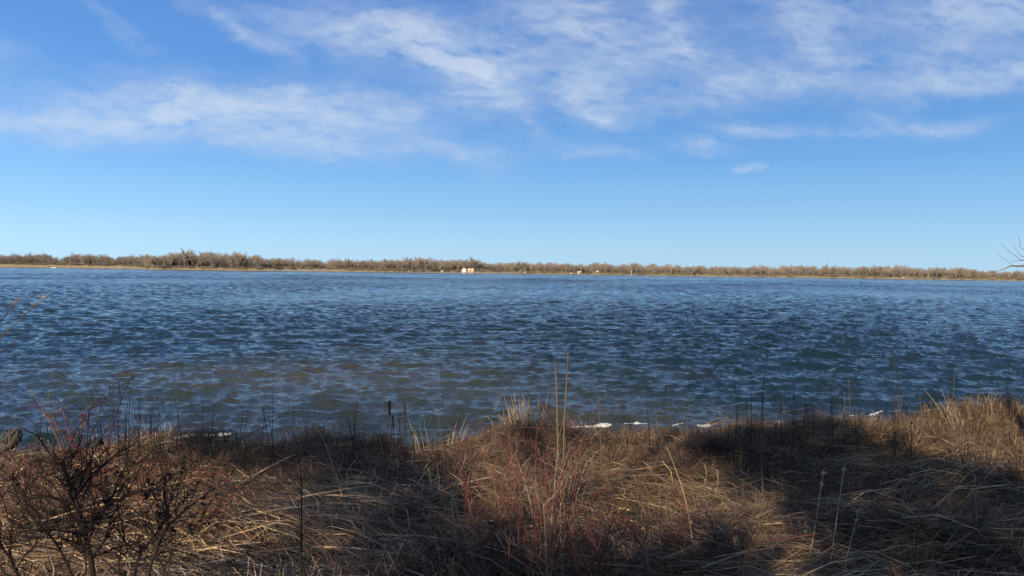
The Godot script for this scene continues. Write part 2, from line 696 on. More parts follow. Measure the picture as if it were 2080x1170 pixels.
func build_far_shore() -> void:
	hill = noise(0.03, 91, 3)
	# terrain
	var b := Builder.new()
	var backs := [-30.0, -12.0, -4.0, 0.0, 2.0, 4.0, 7.0, 10.0, 14.0, 20.0, 30.0, 45.0, 70.0, 110.0, 170.0, 260.0, 420.0, 900.0, 2500.0]
	var tint := noise(0.05, 17, 4)
	var nb := backs.size()
	var px := -1400.0
	var ncol := 0
	while px <= 3500.0:
		for k in nb:
			var p := far_spot(px, backs[k])
			b.v.append(p)
			b.n.append(Vector3.UP)
			var t := tint.get_noise_2d(px * 1.5, backs[k] * 0.6)
			var reeds := table(SET_BACK, px)
			var col: Color
			if backs[k] < 3.0:
				col = Color(0.235, 0.222, 0.201).lerp(Color(0.265, 0.235, 0.198), clampf(0.5 + t, 0, 1))
			elif backs[k] < reeds + 4.0:
				col = Color(0.251, 0.217, 0.171).lerp(Color(0.191, 0.174, 0.140), clampf(0.5 + 1.3 * t, 0, 1))
				if px > 1040.0 and px < 1400.0:
					col = Color(0.116, 0.112, 0.070).lerp(col, clampf(0.5 + 2.0 * t, 0, 1))
			else:
				col = Color(0.136, 0.115, 0.090).lerp(Color(0.116, 0.112, 0.074), clampf(0.5 + t, 0, 1))
			b.c.append(col)
		ncol += 1
		px += 6.0
	for i in ncol - 1:
		for k in nb - 1:
			var a := i * nb + k
			b.i.append_array(PackedInt32Array([a, a + 1, a + nb, a + nb, a + 1, a + nb + 1]))
	setting("far_shore_terrain", b.mesh(), plain(0.95, 0.1))
	build_far_reeds()
	build_far_trees()
	build_far_houses()

func build_far_reeds() -> void:
	var b := Builder.new()
	for k in 26:
		var p := Vector3(rng.randfn(0, 0.7), 0, rng.randfn(0, 0.5))
		var h := rng.randf_range(0.5, 1.2)
		var lean := Vector3(rng.randfn(0, 0.15), 0, rng.randfn(0, 0.1))
		var g := rng.randf_range(0.8, 1.15)
		b.ribbon([p, p + Vector3(0, h * 0.6, 0) + lean * 0.4, p + Vector3(0, h, 0) + lean], 0.10, Vector3(1, 0, rng.randfn(0, 0.4)), Color(0.25 * g, 0.215 * g, 0.165 * g))
	var m := b.mesh()
	var ts := []
	var cs := []
	for k in 5200:
		var px := rng.randf_range(-150.0, 2230.0)
		var back := rng.randf_range(0.0, 1.0)
		back = 1.0 + back * table(SET_BACK, px)
		if hill.get_noise_2d(px * 1.2, 40.0) < -0.12 and px > 560.0:
			continue
		ts.append(Transform3D(Basis(Vector3.UP, rng.randf_range(-0.6, 0.6)).scaled(Vector3.ONE * rng.randf_range(0.6, 1.1) * (1.0 if px < 700 else 0.6)), far_spot(px, back)))
		var g := rng.randf_range(0.8, 1.1)
		cs.append(Color(g, g * rng.randf_range(0.92, 1.02), g * rng.randf_range(0.85, 1.0)))
	scatter("far_reed_bed", m, plain(0.9, 0.1, 0.2), ts, cs, "pale straw reeds along the far water's edge", "reeds")

func bare_crown(r: RandomNumberGenerator, wide: float, b: Builder, trunk: Builder, col: Color) -> void:
	# a unit-high bare tree: forking limbs and a haze of fine twigs
	var h0 := r.randf_range(0.16, 0.3)
	trunk.tube([Vector3.ZERO, Vector3(r.randfn(0, 0.01), h0, r.randfn(0, 0.01)), Vector3(r.randfn(0, 0.02), 0.62, r.randfn(0, 0.02))], 0.016, 0.007, 5, col * 0.95)
	for k in 11:
		var a := r.randf() * TAU
		var y0 := r.randf_range(h0 * 0.8, 0.6)
		var out := wide * r.randf_range(0.5, 1.0) * (1.15 - 0.5 * y0)
		var tip := Vector3(cos(a) * out, minf(y0 + r.randf_range(0.2, 0.45), 0.97), sin(a) * out)
		var root := Vector3(0, y0, 0)
		var mid := root.lerp(tip, 0.5) + Vector3(0, 0.03, 0)
		trunk.tube([root, mid, tip], 0.010, 0.003, 3, col * 1.15)
		for t in 26:
			var f := r.randf_range(0.25, 1.0)
			var s := root.lerp(tip, f) + Vector3(0, 0.03 * sin(f * PI), 0)
			var d := Vector3(r.randfn(0, 0.6), r.randf_range(0.1, 1.0), r.randfn(0, 0.6)).normalized() + (tip - root).normalized() * 0.6
			var e := s + d.normalized() * r.randf_range(0.07, 0.17)
			var g := r.randf_range(0.75, 1.25)
			b.ribbon([s, s.lerp(e, 0.5) + Vector3(r.randfn(0, 0.008), 0.006, r.randfn(0, 0.008)), e], 0.011, Vector3(r.randfn(0, 1), r.randfn(0, 1), r.randfn(0, 1)).normalized(), Color(col.r * g, col.g * g, col.b * g))

func conifer(r: RandomNumberGenerator, b: Builder, trunk: Builder, wide: float, col: Color, count: int) -> void:
	trunk.tube([Vector3.ZERO, Vector3(0, 0.5, 0), Vector3(0, 0.97, 0)], 0.02, 0.004, 5, Color(0.09, 0.065, 0.045))
	for k in count:
		var y := 0.06 + 0.92 * pow(r.randf(), 1.15)
		var a := r.randf() * TAU
		var reach := wide * (1.03 - y) * (0.75 + 0.3 * sin(a * 3.0 + y * 9.0)) * sqrt(r.randf_range(0.15, 1.0))
		var p := Vector3(cos(a) * reach, y, sin(a) * reach)
		var d := Vector3(cos(a), r.randf_range(-0.15, 0.5), sin(a)).normalized()
		var g := r.randf_range(0.6, 1.3)
		var l := r.randf_range(0.03, 0.075)
		b.ribbon([p, p + d * l * 0.5 + Vector3(0, 0.006, 0), p + d * l], 0.02, Vector3(r.randfn(0, 1), r.randfn(0, 0.6), r.randfn(0, 1)).normalized(), Color(col.r * g, col.g * g, col.b * g))

func build_far_trees() -> void:
	var r := RandomNumberGenerator.new()
	r.seed = 404
	var tones := [Color(0.188, 0.160, 0.143), Color(0.152, 0.138, 0.130), Color(0.215, 0.184, 0.160), Color(0.172, 0.156, 0.122), Color(0.185, 0.150, 0.130), Color(0.138, 0.124, 0.120)]
	var says := ["grey-brown bare tree", "dark grey bare tree", "tan bare tree", "olive-tinged bare tree just budding", "reddish-brown bare tree", "dusky bare tree"]
	var crowns := []
	var trunks := []
	for k in 6:
		var b := Builder.new()
		var t := Builder.new()
		bare_crown(r, r.randf_range(0.2, 0.34), b, t, tones[k])
		crowns.append(b.mesh())
		trunks.append(t.mesh())
	var mat := plain(0.95, 0.1, 0.15)
	# the trees along the front of the wood, one by one
	var protos := []
	for k in 6:
		var o := Node3D.new()
		part("trunk", trunks[k], mat, o)
		part("crown", crowns[k], mat, o)
		protos.append(o)
	for k in 290:
		var px := -40.0 + 2160.0 * (k + r.randf()) / 290.0
		var kind := r.randi() % 6
		var back := table(SET_BACK, px) + r.randf_range(2.0, 18.0)
		var p := far_spot(px, back)
		var h: float = table(TOPS, px) / FOCAL * -p.z * (r.randf_range(0.55, 1.05) + (r.randf_range(0.15, 0.45) if r.randf() < 0.25 else 0.0)) * (1.0 + 0.4 * hill.get_noise_1d(px * 1.7 + 300.0))
		h = maxf(h, 3.2)
		var o: Node3D = protos[kind].duplicate()
		o.name = numbered("bare_tree")
		add_child(o)
		o.transform = Transform3D(Basis(Vector3.UP, r.randf() * TAU).scaled(Vector3(h * r.randf_range(0.7, 1.15), h, h * r.randf_range(0.7, 1.15))), p)
		tag(o, says[kind] + " along the front of the far shore wood", "tree", "bare trees lining the far shore: " + says[kind])
	for o in protos:
		o.free()
	# the mass of the wood behind them
	for k in 6:
		var b := Builder.new()
		var t := Builder.new()
		bare_crown(r, r.randf_range(0.34, 0.5), b, b, tones[k])
		var ts := []
		var cs := []
		for q in 900:
			var px := r.randf_range(-220.0, 2300.0)
			var back := table(SET_BACK, px) + 14.0 + 200.0 * r.randf() * r.randf()
			var p := far_spot(px, back)
			var h: float = table(TOPS, px) / FOCAL * -p.z * r.randf_range(0.55, 1.0) * (1.0 + 0.4 * hill.get_noise_1d(px * 1.7 + 300.0)) - p.y * 0.25
			h = maxf(h, 3.0)
			ts.append(Transform3D(Basis(Vector3.UP, r.randf() * TAU).scaled(Vector3(h * 1.25, h, h * 1.25)), p))
			var g := r.randf_range(0.8, 1.2)
			cs.append(Color(g, g * r.randf_range(0.95, 1.03), g * r.randf_range(0.92, 1.05)))
		scatter("far_wood", b.mesh(), mat, ts, cs, "brown leafless wood massed behind the far shore's front trees", "wood")
	# low thicket at its foot
	var s := Builder.new()
	for k in 260:
		var a := r.randf() * TAU
		var o := sqrt(r.randf())
		var p := Vector3(cos(a) * o, 0, sin(a) * o) * 0.9
		var h := r.randf_range(0.35, 1.0) * (1.1 - 0.5 * o)
		s.ribbon([p, p + Vector3(r.randfn(0, 0.08), h * 0.6, r.randfn(0, 0.08)), p + Vector3(r.randfn(0, 0.22), h, r.randfn(0, 0.22))], 0.05, Vector3(r.randfn(0, 1), 0.2, r.randfn(0, 1)).normalized(), Color(0.135, 0.118, 0.098) * r.randf_range(0.7, 1.25))
	var ts := []
	var cs := []
	for k in 2600:
		var px := r.randf_range(-220.0, 2300.0)
		var p := far_spot(px, table(SET_BACK, px) + r.randf_range(0.0, 40.0) - 3.0)
		var h := r.randf_range(1.6, 3.6)
		ts.append(Transform3D(Basis(Vector3.UP, r.randf() * TAU).scaled(Vector3(h * 0.9, h, h * 0.9)), p))
		var g := r.randf_range(0.75, 1.25)
		cs.append(Color(g * r.randf_range(0.9, 1.1), g, g * r.randf_range(0.75, 1.05)))
	scatter("far_thicket", s.mesh(), mat, ts, cs, "low brown brush at the foot of the far shore trees", "brush")
	# evergreens
	var spruces := [[137, 75, 8.0, 0.26, "dark pointed spruce above the white hillside house"], [131, 80, 6.0, 0.26, "shorter dark spruce beside the white hillside house"], [172, 80, 7.5, 0.5, "broad dark pine above the low white roofs"],
		[1187, 22, 4.6, 0.55, "wide dark evergreen between the beige house and white houses"], [1065, 40, 9.0, 0.2, "slim dark spruce behind the low white shore house"], [1374, 130, 8.5, 0.22, "dark spruce beside the small white gable on the hill"], [1194, 24, 3.4, 0.6, "low dark evergreen bush beside the wide evergreen"]]
	for q in spruces:
		var b := Builder.new()
		var t := Builder.new()
		conifer(r, b, t, q[3], Color(0.035, 0.055, 0.035), 500)
		var o := thing("evergreen_tree", far_spot(q[0], q[1]), q[4], "evergreen")
		o.scale = Vector3.ONE * q[2]
		part("trunk", t.mesh(), mat, o)
		part("crown", b.mesh(), mat, o)

func gable(b: Builder, w: float, h: float, rise: float, d: float, over: float, col: Color) -> void:
	# two roof slabs, the ridge along z
	for s in [-1.0, 1.0]:
		var e := Vector3(s * (w / 2 + over), h - over * rise / (w / 2), 0)
		var top := Vector3(0, h + rise, 0)
		var out := Vector3(s * rise, w / 2, 0).normalized()
		var z0 := Vector3(0, 0, -d / 2 - over)
		var z1 := Vector3(0, 0, d / 2 + over)
		var up := out * 0.16
		b.quad(e + z0 + up, top + z0 + up, top + z1 + up, e + z1 + up, out, col)
		b.quad(e + z0, top + z0, top + z1, e + z1, -out, col)
		b.quad(e + z1, top + z1, top + z1 + up, e + z1 + up, Vector3.BACK, col)
		b.quad(e + z0, top + z0, top + z0 + up, e + z0 + up, Vector3.FORWARD, col)
		b.quad(e + z0, e + z1, e + z1 + up, e + z0 + up, Vector3(s, 0, 0), col)

func house(px: float, back: float, lift: float, w: float, h: float, rise: float, d: float, turn: float, wall: Color, roof: Color, label: String, called := "house", cat := "house") -> Node3D:
	var k_size := 1.0 if px > 930.0 and px < 965.0 else 0.72
	w *= k_size; h *= k_size; rise *= k_size; d *= k_size
	var p := far_spot(px, back + (0.0 if k_size == 1.0 else 7.0))
	p.y += lift
	var o := thing(called, p, label, cat)
	o.rotation.y = atan2(-p.x, -p.z) + PI + turn
	var mat := plain(0.8, 0.3)
	var b := Builder.new()
	b.box(Vector3(-w / 2, -1.5 - lift, -d / 2), Vector3(w / 2, h, d / 2), wall)
	for s in [-1.0, 1.0]:
		var z: float = s * d / 2
		var k := b.v.size()
		for q in [Vector3(-w / 2, h, z), Vector3(w / 2, h, z), Vector3(0, h + rise, z)]:
			b.v.append(q); b.n.append(Vector3(0, 0, s)); b.c.append(wall)
		b.tri(k, k + 1, k + 2, Vector3(0, 0, s))
	part("wall", b.mesh(), mat, o)
	var rf := Builder.new()
	gable(rf, w, h, rise, d, 0.35, roof)
	part("roof", rf.mesh(), mat, o)
	var glass := Builder.new()
	glass.box(Vector3(-0.5, 0, -0.04), Vector3(0.5, 1.2, 0.04), Color(0.03, 0.035, 0.04))
	var gm := glass.mesh()
	var shiny := plain(0.15, 0.5)
	var n := maxi(1, int(w / 2.8))
	for k in n:
		var win := part("window", gm, shiny, o)
		win.position = Vector3((k + 0.5) * w / n - w / 2, h * 0.38, d / 2)
		var win2 := part("window", gm, shiny, o)
		win2.position = Vector3((k + 0.5) * w / n - w / 2, h * 0.38, -d / 2)
	var dr := Builder.new()
	dr.box(Vector3(-0.5, 0, -0.05), Vector3(0.5, 2.1, 0.05), Color(0.16, 0.11, 0.08))
	var door := part("door", dr.mesh(), mat, o)
	door.position = Vector3(w / 2 + 0.0, 0, 0)
	door.rotation.y = PI / 2
	return o

func build_far_houses() -> void:
	var white := Color(0.52, 0.52, 0.51)
	var cream := Color(0.30, 0.285, 0.23)
	var beige := Color(0.50, 0.44, 0.36)
	var grey := Color(0.16, 0.15, 0.15)
	var brown := Color(0.10, 0.07, 0.05)
	house(136, 70, 0.6, 3.6, 1.8, 2.2, 5.0, 0.9, Color(0.2, 0.19, 0.18), Color(0.46, 0.45, 0.44), "white hillside house with a pale sloping roof below dark spruces")
	house(172, 62, 1.0, 6.0, 1.8, 1.2, 5.0, 1.57, white, Color(0.24, 0.235, 0.23), "low white-roofed house beside the broad dark pine")
	house(164, 60, 1.0, 3.0, 1.6, 0.8, 4.0, 1.57, white, Color(0.24, 0.235, 0.23), "tiny pale shed beside the low white-roofed house", "shed", "shed")
	house(897, 16, 0.3, 2.6, 1.9, 0.5, 3.0, 0.0, white, Color(0.24, 0.235, 0.23), "small white shed beside the dark shore pavilion", "shed", "shed")
	house(942, 14, 0.2, 4.0, 2.2, 1.8, 6.0, 0.0, Color(0.52, 0.52, 0.51), Color(0.42, 0.40, 0.38), "white gabled house next to the long cream house")
	house(955.5, 16, 0.3, 6.0, 2.3, 0.9, 5.5, 1.57, cream, Color(0.55, 0.42, 0.28), "long cream house with a tan roof beside the white gabled house")
	house(1056.5, 10, 0.2, 2.6, 2.0, 1.1, 3.5, 0.4, white, Color(0.24, 0.235, 0.23), "small white gabled cottage on the grassy far shore")
	house(1066, 9, 0.0, 3.2, 1.3, 0.7, 3.0, 1.57, white, Color(0.24, 0.235, 0.23), "low white boathouse beside the small white cottage", "boathouse", "boathouse")
	house(1093, 9, 0.0, 2.6, 1.8, 0.7, 3.0, 0.0, beige, Color(0.40, 0.38, 0.36), "small grey shed under tall bare trees", "shed", "shed")
	house(1159, 7, 0.0, 2.4, 1.3, 0.8, 3.0, 0.0, white, Color(0.24, 0.235, 0.23), "tiny white boathouse at the water below the brown gable", "boathouse", "boathouse")
	house(1168, 14, 0.3, 2.8, 1.8, 1.5, 5.0, 0.0, brown, Color(0.07, 0.055, 0.045), "dark brown gabled house beside the beige house")
	house(1176, 11, 0.2, 4.0, 2.2, 0.8, 4.5, 1.57, beige.lerp(white, 0.45), Color(0.42, 0.38, 0.34), "beige house with small windows beside the dark brown gable")
	house(1205, 15, 0.6, 2.4, 1.9, 0.6, 3.0, 0.0, white, grey, "small white house with a grey roof by the evergreens")
	house(1213, 10, 0.4, 2.9, 3.0, 1.7, 4.5, 0.0, white, Color(0.20, 0.18, 0.17), "tall white gabled house with a dark roof above the shore")
	house(1356, 60, 0.6, 2.6, 1.8, 0.7, 3.0, 0.0, Color(0.25, 0.19, 0.11), Color(0.16, 0.10, 0.05), "little ochre house among orange-tinged trees")
	house(1362, 80, 1.4, 3.6, 1.2, 0.6, 3.0, 1.57, white, Color(0.24, 0.235, 0.23), "white-roofed house on the rise beside the ochre house")
	house(1377, 110, 1.0, 3.4, 3.0, 1.8, 4.0, 0.0, white, Color(0.24, 0.235, 0.23), "small white gable standing on the hill beside a spruce")
	house(1834, 5, 0.0, 3.2, 1.1, 0.5, 3.0, 1.57, white, Color(0.24, 0.235, 0.23), "white boathouse at the far water's edge", "boathouse", "boathouse")
	house(1873, 8, 0.1, 8.0, 1.2, 0.7, 3.5, 1.57, Color(0.18, 0.13, 0.07), Color(0.10, 0.085, 0.08), "long low ochre building beside the cream cottage")
	house(1886, 6, 0.0, 2.8, 1.4, 2.2, 4.0, 0.0, cream, Color(0.22, 0.20, 0.19), "cream cottage with a steep grey roof by the long low building")
	house(2001, 5, 0.0, 2.6, 1.3, 0.6, 3.0, 0.0, white, Color(0.24, 0.235, 0.23), "small white shed alone at the wooded far shore", "shed", "shed")
	# the dark pavilion on posts
	var o := thing("pavilion", far_spot(883, 12), "dark steep-roofed wooden pavilion standing on the far shore", "pavilion")
	o.rotation.y = 0.2
	var mat := plain(0.85, 0.2)
	var rf := Builder.new()
	gable(rf, 4.6, 2.6, 2.6, 4.5, 0.9, Color(0.045, 0.035, 0.03))
	part("roof", rf.mesh(), mat, o)
	var deck := Builder.new()
	deck.box(Vector3(-2.6, 0.2, -2.4), Vector3(2.6, 0.45, 2.4), Color(0.15, 0.10, 0.075))
	part("deck", deck.mesh(), mat, o)
	for q in [[-2.2, -2.0], [2.2, -2.0], [-2.2, 2.0], [2.2, 2.0]]:
		var b := Builder.new()
		b.box(Vector3(q[0] - 0.12, -1.0, q[1] - 0.12), Vector3(q[0] + 0.12, 2.7, q[1] + 0.12), Color(0.10, 0.07, 0.055))
		part("post", b.mesh(), mat, o)
	# a pale dead trunk
	var dead := thing("dead_tree", far_spot(1282, 7), "pale bare dead trunk standing against the far wood", "dead tree")
	var t := Builder.new()
	t.tube([Vector3(0, -0.5, 0), Vector3(0.05, 2.5, 0), Vector3(0.0, 4.2, 0)], 0.28, 0.2, 6, Color(0.40, 0.39, 0.36))
	part("trunk", t.mesh(), mat, dead)
	var l := Builder.new()
	l.tube([Vector3(0, 3.2, 0), Vector3(0.6, 4.2, 0.1), Vector3(0.8, 5.2, 0)], 0.13, 0.06, 5, Color(0.55, 0.52, 0.48))
	l.tube([Vector3(0, 3.6, 0), Vector3(-0.4, 4.6, 0), Vector3(-0.7, 5.3, 0.1)], 0.11, 0.05, 5, Color(0.55, 0.52, 0.48))
	part("limb", l.mesh(), mat, dead)
	# a small boat drawn up at the reeds
	var boat := thing("rowing_boat", far_spot(108, -1.0) + Vector3(0, 0.22, 0), "small white boat at the reedy far shore", "boat")
	boat.rotation.y = 0.35
	var hull := Builder.new()
	var rows := 9
	for a in rows:
		var f := float(a) / (rows - 1)
		var half := 0.62 * sin(PI * clampf(0.12 + f * 0.88, 0.0, 1.0)) + 0.02
		var xx := (f - 0.5) * 3.6
		for q in [[-1.0, 0.42], [-0.75, 0.05], [0.0, -0.12], [0.75, 0.05], [1.0, 0.42]]:
			hull.v.append(Vector3(xx, q[1] + 0.15 * pow(absf(f - 0.4), 2.0), q[0] * half))
			hull.n.append(Vector3(0, -0.3, q[0]).normalized())
			hull.c.append(Color(0.78, 0.77, 0.74))
	for a in rows - 1:
		for q in 4:
			var k := a * 5 + q
			hull.tri(k, k + 1, k + 5, hull.n[k] + hull.n[k + 1])
			hull.tri(k + 1, k + 6, k + 5, hull.n[k] + hull.n[k + 1])
	part("hull", hull.mesh(), mat, boat)
	var seat := Builder.new()
	seat.box(Vector3(-0.15, 0.25, -0.55), Vector3(0.15, 0.29, 0.55), Color(0.4, 0.28, 0.18))
	part("seat", seat.mesh(), mat, boat)


# ---------------------------------------------------------------- dry grass
const STRAW := [Color(0.185, 0.128, 0.080), Color(0.35, 0.255, 0.160), Color(0.092, 0.061, 0.040), Color(0.050, 0.034, 0.024), Color(0.135, 0.104, 0.076), Color(0.20, 0.134, 0.078)]
var straw_mat: StandardMaterial3D
var bark_mat: StandardMaterial3D

func straw(r: RandomNumberGenerator) -> Color:
	var c: Color = STRAW[r.randi() % STRAW.size()]
	var g := r.randf_range(0.7, 1.2)
	return Color(c.r * g, c.g * g, c.b * g)

func matted(r: RandomNumberGenerator, strands: int, long_lo: float, long_hi: float, fan: float, loft: float, wide: float, steps := 3) -> Builder:
	var b := Builder.new()
	for k in strands:
		var a := r.randfn(0.0, fan)
		var d := Vector3(cos(a), 0, sin(a))
		var l := r.randf_range(long_lo, long_hi)
		var p := Vector3(r.randfn(0, 0.22), 0, r.randfn(0, 0.22)) - d * l * 0.5
		var y0 := r.randf_range(-0.015, 0.03)
		var top := absf(r.randfn(0, loft))
		var bend := Vector3(-d.z, 0, d.x) * r.randfn(0, 0.10) * l
		var pts := []
		for q in steps + 1:
			var t := float(q) / steps
			pts.append(p + d * l * t + bend * (4.0 * t * (1.0 - t)) + Vector3(r.randfn(0, 0.007), y0 + top * sin(PI * (0.12 + 0.88 * t)) + r.randfn(0, 0.005), r.randfn(0, 0.007)))
		b.ribbon(pts, wide * (r.randf_range(1.5, 2.2) if r.randf() < 0.12 else r.randf_range(0.5, 1.2)), Vector3(-d.z, r.randfn(0, 0.5), d.x).normalized(), straw(r), 0.3)
	return b

func tussock(r: RandomNumberGenerator, blades: int, tall: float, droop: float, wide: float, spread := 0.10) -> Builder:
	var b := Builder.new()
	for k in blades:
		var a := r.randf() * TAU
		var d := Vector3(cos(a), 0, sin(a))
		var h := tall * r.randf_range(0.5, 1.1)
		var out := h * r.randf_range(0.15, 0.9) * droop
		var p := d * r.randf() * spread
		var drop := h * r.randf_range(0.0, 0.7) * droop
		var side := Vector3(-d.z, 0, d.x)
		var sway := side * r.randfn(0, 0.12) * h
		b.ribbon([p, p + d * out * 0.2 + Vector3(0, h * 0.5, 0) + sway * 0.2, p + d * out * 0.65 + Vector3(0, h * 0.9 - drop * 0.15, 0) + sway * 0.6, p + d * out * 1.15 + Vector3(0, h * 0.9 - drop, 0) + sway],
			wide * r.randf_range(0.6, 1.25), side, straw(r), 0.3)
	return b

func scrub(r: RandomNumberGenerator, twigs: int, size: float, col: Color) -> Builder:
	var b := Builder.new()
	for k in twigs:
		var p := Vector3(r.randfn(0, 0.12), r.randf_range(0.0, 0.10), r.randfn(0, 0.12))
		var d := Vector3(r.randfn(0, 0.8), r.randf_range(-0.1, 0.9), r.randfn(0, 0.8)).normalized()
		var l := size * r.randf_range(0.4, 1.2)
		var g := r.randf_range(0.6, 1.4)
		var kink := Vector3(r.randfn(0, 0.1), r.randfn(0, 0.1), r.randfn(0, 0.1)) * l
		b.ribbon([p, p + d * l * 0.5 + kink, p + d * l], 0.005, Vector3(r.randfn(0, 1), r.randfn(0, 1), r.randfn(0, 1)).normalized(), Color(col.r * g, col.g * g, col.b * g))
	return b

func on_ground(x: float, z: float, turn: float, size: float, sink := 0.0) -> Transform3D:
	var up := bank_normal(x, z)
	var bas := Basis(Quaternion(Vector3.UP, up)) * Basis(Vector3.UP, turn)
	return Transform3D(bas.scaled(Vector3.ONE * size), Vector3(x, bank(x, z) - sink, z))

func tone(r: RandomNumberGenerator, lo: float, hi: float) -> Color:
	var g := r.randf_range(lo, hi)
	return Color(g * r.randf_range(0.97, 1.06), g, g * r.randf_range(0.88, 1.04))

func in_reach(x: float, z: float) -> bool:                # what the camera, or one a step aside, could see
	return z < -2.2 and absf(x) < -z * 0.70 + 0.9

func build_grass() -> void:
	var r := RandomNumberGenerator.new()
	r.seed = 808
	var patch := noise(0.5, 21, 2)
	# lying, combed strands
	for kind in 4:
		var m := matted(r, 70, 0.18, [0.6, 0.8, 0.4, 0.9][kind], [0.22, 0.36, 1.0, 0.16][kind], [0.035, 0.06, 0.05, 0.075][kind], [0.0042, 0.0046, 0.005, 0.0056][kind])
		var ts := []
		var cs := []
		for k in 1900:
			var z := -r.randf_range(2.2, 12.0)
			var x := r.randf_range(-10.0, 10.0)
			if not in_reach(x, z):
				continue
			var s := -z - crest_at(x)
			if s > 0.15 or r.randf() < bare_soil(x, z) * 1.25 or r.randf() > 7.0 / -z:
				continue
			var turn := -0.25 + 1.5 * flow.get_noise_2d(x, z) + r.randfn(0, 0.15)
			ts.append(on_ground(x, z, turn, r.randf_range(0.75, 1.2)))
			var tn := 0.98 + 0.65 * patch.get_noise_2d(x * 1.2, z * 1.2) + 0.40 * smoothstep(-0.3, -2.0, x)  # patchy straw tone, brightened towards the left as sunlight painted into the tint
			var c := tone(r, 0.72, 1.12)
			var red := clampf(smoothstep(-3.2, -1.0, s), 0.0, 1.0) * 0.2
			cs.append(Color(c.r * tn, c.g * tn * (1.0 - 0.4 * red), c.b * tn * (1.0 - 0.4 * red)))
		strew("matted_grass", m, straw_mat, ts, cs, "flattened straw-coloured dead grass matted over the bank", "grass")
	# short broken thatch under it
	var th := matted(r, 60, 0.08, 0.3, 3.0, 0.02, 0.006, 2)
	var tt := []
	var tc := []
	for k in 2600:
		var z := -r.randf_range(2.2, 12.4)
		var x := r.randf_range(-10.5, 10.5)
		if not in_reach(x, z) or -z - crest_at(x) > 0.5 or r.randf() < bare_soil(x, z) * 1.1:
			continue
		tt.append(on_ground(x, z, r.randf() * TAU, r.randf_range(0.8, 1.3)))
		tc.append(tone(r, 0.6, 1.0))
	strew("grass_thatch", th, straw_mat, tt, tc, "short broken brown litter beneath the matted grass", "litter")
	# standing tufts, thick along the edge of the bank
	for kind in 4:
		var m := tussock(r, 74, [0.30, 0.40, 0.24, 0.48][kind], [0.9, 1.1, 1.0, 0.7][kind], 0.0055)
		var ts := []
		var cs := []
		for k in 640:
			var x := r.randf_range(-10.0, 10.0)
			var s: float
			if k < 300:
				s = r.randf_range(-1.7, 0.12)
			else:
				s = -r.randf_range(0.8, 8.0)
				if patch.get_noise_2d(x + 40.0, s) < 0.10 - 0.05 * x:
					continue
			var z := -(crest_at(x) + s)
			if not in_reach(x, z) or r.randf() < bare_soil(x, z) * 3.0:
				continue
			var right := smoothstep(0.5, 4.0, x)
			ts.append(on_ground(x, z, r.randf() * TAU, r.randf_range(0.5, 0.95) * (0.62 + 0.38 * right)))
			cs.append(tone(r, 0.62, 1.1))
		strew("grass_tuft", m, straw_mat, ts, cs, "arching dry grass tufts crowding the edge of the bank", "grass")
	# brown-red wiry scrub tangled in the edge
	for kind in 2:
		var m := scrub(r, 80, 0.28, [Color(0.075, 0.047, 0.039), Color(0.095, 0.074, 0.058)][kind])
		var ts := []
		var cs := []
		for k in 1000:
			var x := r.randf_range(-9.0, 9.0)
			var s := r.randf_range(-2.3, 0.1) if k < 420 else r.randf_range(-6.5, 0.0)
			if k >= 420 and patch.get_noise_2d(x * 1.3 + 9.0, s * 1.3) < 0.0 - 0.03 * x:
				continue
			var z := -(crest_at(x) + s)
			if not in_reach(x, z) or r.randf() < bare_soil(x, z) * 2.4:
				continue
			ts.append(on_ground(x, z, r.randf() * TAU, r.randf_range(0.7, 1.3)))
			cs.append(tone(r, 0.7, 1.2))
		strew("wiry_scrub", m, bark_mat, ts, cs, "fine wiry brown twigs tangled through the bank grass", "scrub")

# ---------------------------------------------------------------- shrubs and stalks
func px_path(path: Array, depth: float, origin: Vector3) -> Array:     # pixels with an optional extra depth each
	var out := []
	for q in path:
		out.append(at_depth(q[0], q[1], depth + (q[2] if q.size() > 2 else 0.0)) - origin)
	return out

func smooth(pts: Array, n: int) -> Array:
	var out := []
	var last := pts.size() - 1
	for k in n + 1:
		var f := float(k) / n * last
		var a := mini(int(f), last - 1)
		var t := f - a
		var p0: Vector3 = pts[maxi(a - 1, 0)]
		var p1: Vector3 = pts[a]
		var p2: Vector3 = pts[a + 1]
		var p3: Vector3 = pts[mini(a + 2, last)]
		out.append(p1.cubic_interpolate(p2, p0, p3, t))
	return out

func spray(b: Builder, buds: Builder, r: RandomNumberGenerator, p: Vector3, d: Vector3, l: float, rad: float, depth: int, col: Color, bud: Color, rise: float, bud_size: float) -> void:
	# a twig that zigzags, forks and ends in a bud
	var pts := [p]
	var dir := d.normalized()
	var steps := 4
	for k in steps:
		dir = (dir + Vector3(r.randfn(0, 0.17), r.randfn(rise, 0.13), r.randfn(0, 0.17))).normalized()
		pts.append(pts[k] + dir * l / steps)
	var g := r.randf_range(0.8, 1.2)
	b.tube(pts, rad, rad * 0.5, 4 if rad > 0.003 else 3, Color(col.r * g, col.g * g, col.b * g))
	if depth > 0:
		for k in range(1, steps + 1):
			for q in (2 if r.randf() < 0.35 else 1):
				if r.randf() < 0.82:
					var a := r.randf() * TAU
					var side := dir.cross(Vector3(cos(a), sin(a), 0.3)).normalized()
					spray(b, buds, r, pts[k], dir * 0.75 + side * r.randf_range(0.5, 1.0), l * r.randf_range(0.38, 0.68), rad * 0.58, depth - 1, col, bud, rise, bud_size)
	elif bud_size > 0.0 and r.randf() < 0.6:
		var at: Vector3 = pts[steps]
		buds.lump(at, Vector3(1, 1.5, 1) * bud_size * r.randf_range(0.6, 1.3), bud * r.randf_range(0.7, 1.2), fine, 0.4, 3, 5)

